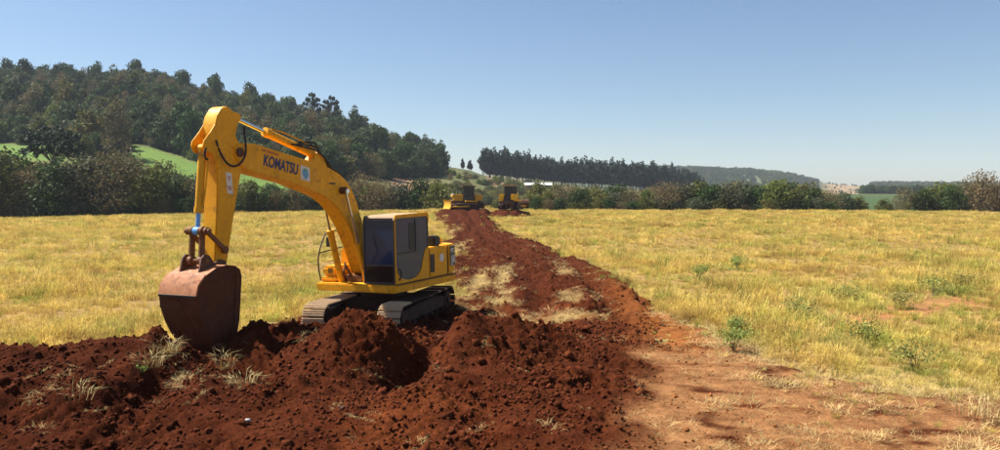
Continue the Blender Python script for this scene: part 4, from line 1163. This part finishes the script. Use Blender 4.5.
# the nearest, and the ones that stand against the sky, are trees of their own
near = np.argsort(pts[:, 1] - 260 * ((pts[:, 1] > 405) & (pts[:, 1] < 440)) * (rng.random(len(pts)) < .25))[:230]
isn = np.zeros(len(pts), bool); isn[near] = True
for i in np.nonzero(isn)[0]:
    kd = kinds[idx[i]][1]
    sky_ = pts[i, 1] > 400
    plant_tree('hill_tree', hk[idx[i]], (pts[i, 0], pts[i, 1], zz[i]), scl[i] * .92, rng.random() * 6.28,
               f'{LOOK[kd]} tree ' + ('on the ridge of the wooded hill' if sky_ else 'on the lower edge of the wooded hillside'), 'tree', LOOK[kd] + (' ridge trees' if sky_ else ' lower hillside trees'), scl[i] * rng.uniform(.85, 1.5))
r_ = ~isn
crowns = [PROTO[k][1] for k in hk]
rot = np.zeros((r_.sum(), 3)); rot[:, 2] = rng.random(r_.sum()) * 6.28
P = np.stack([pts[r_, 0], pts[r_, 1], zz[r_]], 1)
scatter('hillside_wood', P, rot, np.stack([scl[r_] * rng.uniform(.75, 1.1, r_.sum()), scl[r_] * rng.uniform(.75, 1.1, r_.sum()), scl[r_] * rng.uniform(.8, 1.5, r_.sum())], 1), idx[r_], np.ones((r_.sum(), 3)), crowns)
# trees that stand out above the skyline
for px, top, y, key, lab in ((412, 130, 400, 'emergent_round', 'tall dark tree rising above the right flank of the wooded hill'), (396, 141, 402, 'emergent_round', 'dark round tree left of the tallest tree on the hill flank'), (432, 147, 400, 'hill_evergreen', 'last dark tree at the right foot of the hill ridge'),
                             (313, 96, 420, 'emergent', 'left one of two tall thin trees on the hill skyline'), (332, 99, 420, 'emergent', 'right one of two tall thin trees on the hill skyline'), (291, 94, 420, 'emergent_round', 'broad dark tree on the skyline left of the two thin trees'),
                             (217, 72, 425, 'emergent_round', 'round tree on the hill skyline above the excavator arm'), (138, 57, 425, 'emergent_round', 'big tree on the hilltop left of the excavator arm'), (28, 57, 425, 'emergent_round', 'big tree on the hilltop at the left edge')):
    x = onbear(px, y); z = ztree(x, y); hh = CAM_H + (195 - top) / 770 * y - z
    s = max(.5, hh / PROTO[key][2])
    plant_tree('tall_tree', key, (x, y, z), min(s, 1.0), px * .37, lab, 'tree', None, s)

# eucalyptus stand
es = []
for row in range(7):
    for px in np.arange(485, 706, 3.4):
        y = 455 + row * 9 + (px - 485) * .16 + rng.uniform(-2, 2)
        q = px + rng.uniform(-2.6, 2.6)
        es.append((onbear(q, y), y, q, row))
es = np.array(es)
ez = land_z(es[:, 0], es[:, 1]) - .3
top = np.interp(es[:, 2], [485, 500, 530, 560, 600, 640, 660, 690, 705], [151, 152, 157, 161, 163, 165, 167, 174, 181]) + rng.normal(size=len(es)) * 2.8 + 3.0 * gnoise(es[:, 2] * .06, es[:, 3] * .3, 4)
eh = CAM_H + (195 - top) / 770 * es[:, 1] - ez
ei = rng.integers(0, 3, len(es)); ek = ['euc_a', 'euc_b', 'euc_c']
eb = []
for i in range(len(es)):
    s = eh[i] / PROTO[ek[ei[i]]][2]
    if es[i, 3] <= 1:
        plant_tree('eucalyptus_tree', ek[ei[i]], (es[i, 0], es[i, 1], ez[i]), min(1.15, .65 + .5 * s) * rng.uniform(.85, 1.15), rng.random() * 6.28, 'tall slim dark eucalyptus in the front rows of the planted stand', 'tree', 'eucalyptus stand front rows', s)
    else: eb.append(i)
eb = np.array(eb)
sc3 = np.stack([np.full(len(eb), .85), np.full(len(eb), .85), eh[eb] / 21.0], 1)
rot = np.zeros((len(eb), 3)); rot[:, 2] = rng.random(len(eb)) * 6.28
scatter('eucalyptus_wood', np.stack([es[eb, 0], es[eb, 1], ez[eb]], 1), rot, sc3, ei[eb], np.ones((len(eb), 3)), [PROTO[k][1] for k in ek])

# far ridges
fp = []
while len(fp) < 5200:
    px = rng.uniform(640, 1090); y = rng.uniform(1020, 1640)
    if 818 < px < 868 and y > 900 and rng.random() < .93: continue
    if 690 < px < 765 and 1080 < y < 1400 and rng.random() < .8: continue
    fp.append((onbear(px, y), y))
for k in range(500):
    px = rng.uniform(862, 945); y = rng.uniform(560, 660); fp.append((onbear(px, y), y))
fp = np.array(fp); fz = land_z(fp[:, 0], fp[:, 1]) - .5
rot = np.zeros((len(fp), 3)); rot[:, 2] = rng.random(len(fp)) * 6.28
fs = np.where(fp[:, 1] > 1000, rng.uniform(.7, 1.4, len(fp)), rng.uniform(.4, .8, len(fp)))
fpx = 500 + 770 * fp[:, 0] / fp[:, 1]
fs = fs * np.where(fp[:, 1] > 1000, np.interp(fpx, [780, 818, 822, 866, 872, 1000], [1, .55, .3, .3, .8, 1]), 1)
scatter('far_ridge_wood', np.stack([fp[:, 0], fp[:, 1], fz], 1), rot, fs, rng.choice([0, 0, 4, 4, 1, 3], len(fp)), np.ones((len(fp), 3)), crowns)

# ---------------------------------------------------------------- grass of the field
def blades_mesh(name, rng, n, h, spread, width, mat, lean=0.5, flat=False, heads=0.0):
    V = []; F = []; LV = []
    for i in range(n):
        a = rng.random() * 6.283; r = spread * math.sqrt(rng.random())
        b = np.array([r * math.cos(a), r * math.sin(a), -0.03])
        da = a + rng.normal() * .9
        L = h * (0.45 + 0.75 * rng.random())
        ln = lean * (0.15 + rng.random())
        d = np.array([math.cos(da), math.sin(da), 0]); s = np.array([-d[1], d[0], 0]) * width * (.6 + .8 * rng.random())
        if flat:
            p1 = b + d * L * .5 + np.array([0, 0, .04 + .05 * rng.random()]); p2 = b + d * L + np.array([0, 0, .01 + .06 * rng.random()])
        else:
            p1 = b + d * L * ln * .30 + np.array([0, 0, L * .58]); p2 = b + d * L * ln + np.array([0, 0, L * (1 - .35 * ln)])
        k = len(V)
        V += [b - s, b + s, p1 + s * .8, p1 - s * .8, p2]
        F += [(k, k + 1, k + 2, k + 3), (k + 3, k + 2, k + 4)]
        g = 0.6 + .75 * rng.random(); LV += [g, g * 1.05]
        if heads and rng.random() < heads:
            k = len(V); w = np.array([-d[1], d[0], 0]) * width * 1.7
            V += [p2 - w * .5 - np.array([0, 0, .05]), p2 + w * .5, p2 + d * .03 + np.array([0, 0, .09]), p2 - w]
            F += [(k, k + 1, k + 2, k + 3)]; LV += [g * 1.2]
    me = bpy.data.meshes.new(name)
    me.from_pydata([tuple(v) for v in V], [], F)
    lv = np.ones((len(F), 4), np.float32); LV = np.array(LV); lv[:, 0] = LV; lv[:, 1] = LV; lv[:, 2] = LV * .95
    at = me.attributes.new('lv', 'FLOAT_COLOR', 'FACE'); at.data.foreach_set('color', lv.ravel())
    me.materials.append(mat)
    return me
GM = inst_mat('dry_grass', (1, 1, 1), trans=0.35, facevar=True)
rng = np.random.default_rng(5)
tufts = [blades_mesh('tuft', rng, 75, .40, .26, .0065, GM, .9, heads=.2) for _ in range(3)] + [blades_mesh('tuft', rng, 65, .30, .30, .007, GM, 1.25, heads=.1) for _ in range(2)] \
      + [blades_mesh('tuft', rng, 30, .62, .16, .006, GM, .5, heads=.5) for _ in range(1)]
fart = [blades_mesh('tuft_far', rng, 110, .42, .55, .016, GM, .8, heads=.2) for _ in range(3)]

def wheel_track(x, y):
    d = np.abs(y - np.interp(x, [5.0, 7.5, 10.3, 13.5, 17, 25], [15.5, 18.6, 21, 23.4, 26, 31]) + .35 * gnoise(x * .5, y * .5, 7))
    return np.exp(-(d / .75) ** 2) * sstep(5.0, 8.5, x) * .9
def bare_spots(x, y):
    b = 0
    for cx, cy, rx, ry in ((14.5, 36, 2.6, .7), (17.5, 37.5, 1.6, .5), (11.0, 33, 1.0, .5), (22, 44, 1.6, .7), (9.0, 25.5, .9, .5), (12.8, 20.3, 1.0, .5), (-12, 40, 2.0, .8), (-14, 28, 1.2, .6), (27, 52, 2.5, .8), (7.4, 40, 1.4, .6)):
        b = np.maximum(b, bump(x, y, cx, cy, rx, ry))
    return b * .95
def grass_points(y0, y1, dens, wide=0.74, maxn=60000):
    area = wide * (y1 * y1 - y0 * y0)
    n = int(area * dens)
    u = rng.random(n); y = np.sqrt(y0 * y0 + u * (y1 * y1 - y0 * y0)); x = (rng.random(n) * 2 - 1) * wide * y
    return x, y
GREEN = [(onbear(px, 3.4 * 770 / (py - 195)), 3.4 * 770 / (py - 195), r) for px, py, r in ((800, 322, 1.3), (735, 345, .8), (866, 345, 1.2), (918, 372, 1.0), (700, 281, 1.4), (738, 271, 1.2), (940, 296, 2.0), (846, 302, 1.5), (640, 262, 1.5), (900, 309, 1.4), (960, 330, 1.2), (690, 300, 1.0))]
def grass_colour(x, y):
    n = len(x)
    c = np.zeros((n, 3)); c[:] = (0.64, 0.48, 0.165)
    a = fbm(x * .11, y * .09, 91, 3); b = fbm(x * .45, y * .35, 92, 3); e = fbm(x * .05, y * .05, 93, 2)
    c = lerp3(c, (0.52, 0.44, 0.13), sstep(-.2, .5, a + .2 * rng.normal(size=n)) * .95)        # still greenish
    c = lerp3(c, (0.70, 0.53, 0.25), sstep(.05, .6, b + .25 * rng.normal(size=n)) * .8)           # bleached straw
    c = lerp3(c, (0.46, 0.29, 0.13), sstep(.1, .7, -b + .2 * rng.normal(size=n)) * .75)           # rusty
    c = lerp3(c, (0.27, 0.33, 0.075), (rng.random(n) < .05) * .8)
    gp = np.zeros(n)
    for wx, wy, wr in GREEN: gp = np.maximum(gp, np.exp(-(((x - wx) / wr) ** 2 + ((y - wy) / (wr * .8)) ** 2)))
    gp = np.maximum(gp, .8 * sstep(.25, .7, fbm(x * .35, y * .28, 99, 3)))
    c = lerp3(c, (0.33, 0.37, 0.11), gp * (rng.random(n) < .6))
    return c * np.array((.97, .97, .80)) * (0.72 + .5 * rng.random((n, 1))) * (1 + .22 * fbm(x * .6, y * .3, 98, 2))[:, None]
GX = []; 
for y0, y1, d, wd in ((10.5, 24, 22, .78), (24, 42, 13, .74), (42, 75, 5.0, .72), (75, 134, 1.9, .72)):
    x, y = grass_points(y0, y1, d, wd)
    cv = cover(x, y)
    st = straw_on_road(x, y) * (y > 18)
    sparse = sstep(-.30, .30, fbm(x * .3, y * .22, 95, 3) + .12 + .007 * (y - 20))                # bare spots nearer the road
    k = (cv < 0.25) & (rng.random(len(x)) < np.where(y < 19, .55, .28) + .72 * sparse)
    k &= rng.random(len(x)) > .92 * np.maximum(wheel_track(x, y), bare_spots(x, y))
    k |= (cv >= .25) & (cv < .97) & (rng.random(len(x)) < .9 * (1 - cv)) & ((x > 4.0) | (y > 19))
    k |= (dry_mask(x, y) > .5) & (x > 4.6) & (rng.random(len(x)) < .06 + .40 * sstep(-.1, .5, fbm(x * .6, y * .8, 87, 3)) * sstep(4.6, 6.5, x))
    k |= (cv >= .25) & (st > .55) & (rng.random(len(x)) < .22)
    far_ = y0 > 42
    x, y, cv = x[k], y[k], cv[k]
    idx = rng.integers(0, 6, len(x)) if not far_ else 6 + rng.integers(0, 3, len(x))
    s = (rng.uniform(.55, 1.15, len(x)) if not far_ else rng.uniform(.75, 1.25, len(x)))
    # trampled short near the soil and the dry ground
    nearsoil = np.exp(-np.clip(gl_ := (y - np.interp(x, [2, 3.5, 4.7, 5.5, 6.0, 6.8, 8.3, 12], [30, 27, 20.5, 16.4, 14.2, 12.8, 12.0, 11.5])), 0, 30) / 2.5) * (x > 2)
    s = s * .82 * (1 - .45 * nearsoil) * (0.62 + .7 * sstep(-.4, .5, fbm(x * .2, y * .2, 96, 2)))
    s = np.where(cv > .25, s * np.where(x > 4.6, .8, .5), s)
    GX.append((x, y, s, idx))
x = np.concatenate([g[0] for g in GX]); y = np.concatenate([g[1] for g in GX]); s = np.concatenate([g[2] for g in GX]); idx = np.concatenate([g[3] for g in GX])
z = ground_z(x, y)
rot = rng.normal(size=(len(x), 3)) * .10; rot[:, 2] = rng.random(len(x)) * 6.28
sv = np.stack([s, s, s * rng.uniform(.8, 1.2, len(s))], 1)
scatter('dry_grass', np.stack([x, y, z], 1), rot, sv, idx, grass_colour(x, y), tufts + fart)

# straw lying on the dry ground, on the road and over the berm
lit = [blades_mesh('straw', rng, 46, .30, .40, .0042, GM, .5, flat=True) for _ in range(4)]
n = 30000
x = rng.uniform(-9, 12, n); y = 9.2 + 36 * rng.random(n) ** 1.5
dk = dry_mask(x, y); st = straw_on_road(x, y) * (y > 17); mk = soil_mask(x, y)
f = fbm(x * .9, y * 1.2, 97, 3)
prob = dk * sstep(-.2, .5, f) * (.16 + .34 * sstep(3.5, 5.5, x)) + .5 * (dk < .7) * (dk > .02) * (x > 4.2) + np.where(y > 17, st * .9, 0) + .012 * mk + .25 * bump(x, y, 5.4, 16.6, 1.0, .8) + .5 * bump(x, y, -5.35, 13.0, .5, .28) + .45 * bump(x, y, -4.75, 12.3, .45, .28) + .2 * bump(x, y, -6.7, 11.9, .6, .4) + .10 * np.exp(-((x - np.interp(y, RY, RRX) - 1.2) / .7) ** 2) * (y > 17)
k = rng.random(n) < prob
x, y, dk = x[k], y[k], dk[k]
rot = rng.normal(size=(len(x), 3)) * .25; rot[:, 2] = rng.random(len(x)) * 6.28
col = np.array((.62, .46, .22)) * (.65 + .5 * rng.random((len(x), 1)))
scatter('straw_litter', np.stack([x, y, ground_z(x, y) + .012], 1), rot, rng.uniform(.35, .85, len(x)) * np.where((y < 17) & (x < 3), .7, 1), rng.integers(0, 4, len(x)), col, lit)

# loose clods and crumbs of soil
CM = inst_mat('soil_clods', (1, 1, 1), rough=.95)
_nt = CM.node_tree; _n = noise_node(_nt, 2.6, 5, rough=.7); _nt.links.new(bump_node(_nt, _n, .6, .06), _nt.nodes['Principled BSDF'].inputs['Normal'])
def clod_mesh(seed):
    r = np.random.default_rng(seed)
    b = bmesh.new(); bmesh.ops.create_icosphere(b, subdivisions=2, radius=1.0)
    ph = r.random((4, 3)) * 6
    for v in b.verts:
        d = v.co.normalized()
        k = 1 + .28 * math.sin(3.1 * d.x + ph[0, 0]) * math.sin(2.7 * d.y + ph[0, 1]) + .20 * math.sin(5.3 * d.z + ph[1, 0] + 4 * d.x) + .34 * (r.random() - .5)
        v.co = d * k; v.co.z *= .75
    me = bpy.data.meshes.new('clod'); b.to_mesh(me); b.free(); me.materials.append(CM)
    me.polygons.foreach_set('use_smooth', [True] * len(me.polygons))
    return me
clods = [clod_mesh(300 + i) for i in range(6)]
n = 80000
x = np.concatenate([rng.uniform(-10, 6, n), rng.uniform(-9, 6, 30000)]); y = np.concatenate([9.0 + 11 * rng.random(n), 17 + 60 * rng.random(30000) ** 1.6])
mk = soil_mask(x, y); dk = dry_mask(x, y)
f = gnoise(x * .7, y * .7, 54)
prob = mk * (1 - .88 * dk) * (.30 + .7 * sstep(-.2, .5, f)) * np.where(y > 17, .75, 1) + .03 * dk
k = rng.random(len(x)) < prob
x, y, dk = x[k], y[k], dk[k]
s = .008 + .030 * rng.random(len(x)) ** 3.2 + .045 * (rng.random(len(x)) < .03) * rng.random(len(x))
s = np.where(rng.random(len(x)) < .002, rng.uniform(.05, .10, len(x)), s)
s = s * np.where(y > 17, 1.35, 1) * np.where(dk > .5, .7, 1)
rot = rng.random((len(x), 3)) * 6.28
col = lerp3(np.tile(np.array((.086, .0225, .0085)), (len(x), 1)), (.27, .105, .032), dk * .8)
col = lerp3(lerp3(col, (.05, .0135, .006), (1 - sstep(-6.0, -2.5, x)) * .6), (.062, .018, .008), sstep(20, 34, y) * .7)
col = col * (.75 + .95 * rng.random((len(x), 1)))
scatter('soil_clods', np.stack([x, y, ground_z(x, y) + s * .25], 1), rot, s, rng.integers(0, 6, len(x)), col, clods)

# ---------------------------------------------------------------- single weeds, grass sods, stones
def weed(name, loc, w, h, n, leaf, mat, seed, label, cat, group=None):
    r2 = np.random.default_rng(seed)
    root = empty(name, loc); tag(root, label, cat, group)
    stems = MB(); cs = []; 
    for k in range(9):
        a = r2.random() * 6.28; e = Vector((w * .5 * math.cos(a) * r2.random() ** .5, w * .5 * math.sin(a) * r2.random() ** .5, h * (.55 + .45 * r2.random())))
        m = Vector((e.x * .35, e.y * .35, e.z * .6)); stems.tube([Vector((0, 0, -.05)), m, e], [.008, .006, .003], 4)
        cs.append((e, m))
    stems.build('stem', M['weed_stem'], root)
    k = r2.integers(0, 9, n); t = r2.random(n) ** .7
    E_ = np.array([[*c[0]] for c in cs]); M_ = np.array([[*c[1]] for c in cs])
    c = M_[k] + (E_[k] - M_[k]) * t[:, None] + r2.normal(size=(n, 3)) * np.array([w, w, h]) * .12
    c[:, 2] = np.maximum(c[:, 2], .02)
    nr = unit(r2.normal(size=(n, 3)) + np.array([0, 0, .8])); tt = unit(np.cross(nr, r2.normal(size=(n, 3)))); bb = np.cross(nr, tt)
    ss = leaf * (.6 + .8 * r2.random((n, 1)))
    me = quads_mesh('foliage', c, tt * ss, bb * ss * .45, mat, r2)
    link(bpy.data.objects.new('foliage', me), root)
    return root
M['weed_stem'] = plain('weed_stem', (0.14, 0.13, 0.05), .8)
weeds = [(800, 322, 1.15, .62, 'weed', 'bushy yellow green weed, the widest in the field right of the road'), (735, 352, .75, .50, 'sprout', 'fresh green weed at the edge of the bare ground right of the road'), (738, 336, .6, .42, 'sprout', 'small green weed just behind the fresh green one by the road edge'),
         (866, 345, .95, .55, 'weed', 'green weed clump with a dark shadow on its right, beyond the dry ground'), (918, 372, 1.0, .6, 'weed', 'loose olive weed nearest the bottom right grass'), (700, 281, .9, .6, 'weed', 'green weed in the grass a little right of the road bend'),
         (738, 271, .8, .7, 'sprout', 'upright bright green weed standing alone in mid field'), (935, 296, 1.3, .6, 'weed', 'low green weed left of the pair at the right field edge'), (966, 290, 1.1, .7, 'weed', 'green weed at the right edge of the field'), (905, 309, .9, .5, 'weed', 'flat green weed on the faint wheel track at the right'),
         (846, 302, 1.0, .5, 'weed', 'yellow green weed in mid field, behind the widest one'), (340, 0, .9, .6, None, '')]
for i, (px, py, w, h, mt, lab) in enumerate(weeds):
    if mt is None: continue
    y = CAM_H * 770 / (py - 195); x = onbear(px, y)
    for _ in range(3):
        y = (CAM_H - gz(x, y)) * 770 / (py - 195); x = onbear(px, y)
    weed('weed', (x, y, gz(x, y)), w, h, 520, .022 + .0006 * y, LEAF[mt], 400 + i, lab, 'weed', 'green weeds in the dry field')
def at_px(px, py):
    y = 14.0; x = 0
    for yy in np.arange(9.5, 60, .02):
        x = onbear(px, yy); zr = CAM_H - (py - 195) / 770 * yy
        if gz(x, yy) >= zr: return x, yy
    return x, 20
x, y = at_px(139, 374)
weed('sprout', (x, y, gz(x, y) - .02), .16, .14, 60, .025, LEAF['sprout'], 431, 'tiny bright green sprout on the berm below the bucket', 'weed')
def sod(px, py, n, spread, label, seed, h=.34):
    r2 = np.random.default_rng(seed); x, y = at_px(px, py)
    me = blades_mesh('sod', r2, n, h, spread, .0045, M['sod_straw'], 1.1)
    o = bpy.data.objects.new('grass_sod', me); o.location = (x, y, gz(x, y) - .01); link(o)
    tag(o, label, 'grass', 'uprooted grass clumps on the soil')
fm, nt, p, out = new_mat('sod_straw')
fv = nt.nodes.new('ShaderNodeAttribute'); fv.attribute_name = 'lv'
nt.links.new(mix(nt, 1.0, fv.outputs['Color'], (.50, .38, .17), 'MULTIPLY'), p.inputs['Base Color']); p.inputs['Roughness'].default_value = .9
M['sod_straw'] = fm
sod(163, 352, 90, .22, 'pale uprooted grass clump on the berm just left of the bucket', 501)
sod(148, 366, 80, .20, 'straw clump hanging down the berm beside the green sprout', 502)
sod(222, 366, 60, .22, 'dry grass clump on the berm in front of the bucket', 503)
sod(243, 388, 60, .25, 'dry grass clump at the edge of the hollow right of the bucket', 504)
sod(72, 400, 35, .25, 'thin dry grass stalks on the dark slope at the left', 505)
sod(985, 420, 50, .3, 'dark rooty grass clump at the right edge of the bare ground', 506, .4)
M['stone'] = plain('pale_stone', (.60, .56, .50), .9, 0, .2, 20)
for (px, py, r, lab) in ((245, 424, .035, 'small white stone on the red soil, bottom left'), (341, 412, .045, 'brownish lump of hard soil at the bottom centre')):
    x, y = at_px(px, py)
    me = clod_mesh(600 + px).copy(); me.materials.clear(); me.materials.append(M['stone'] if px == 245 else M['mud_steel'])
    o = bpy.data.objects.new('stone' if px == 245 else 'soil_lump', me); o.scale = (r, r, r); o.location = (x, y, gz(x, y) + r * .5); link(o)
    tag(o, lab, 'stone' if px == 245 else 'soil lump')

# ---------------------------------------------------------------- air
hz = MB().box((-2010, -90, -12), (2310, 2610, 120)).build('haze', M['land'], None, smooth=False)
hm = bpy.data.materials.new('haze'); hm.use_nodes = True
nt = hm.node_tree; nt.nodes.clear()
o_ = nt.nodes.new('ShaderNodeOutputMaterial'); pv = nt.nodes.new('ShaderNodeVolumePrincipled')
pv.inputs['Color'].default_value = (0.80, 0.88, 1.0, 1); pv.inputs['Density'].default_value = 0.00014; pv.inputs['Anisotropy'].default_value = 0.0
nt.links.new(pv.outputs[0], o_.inputs['Volume'])
hz.data.materials.clear(); hz.data.materials.append(hm)
tag(hz, kind='stuff')
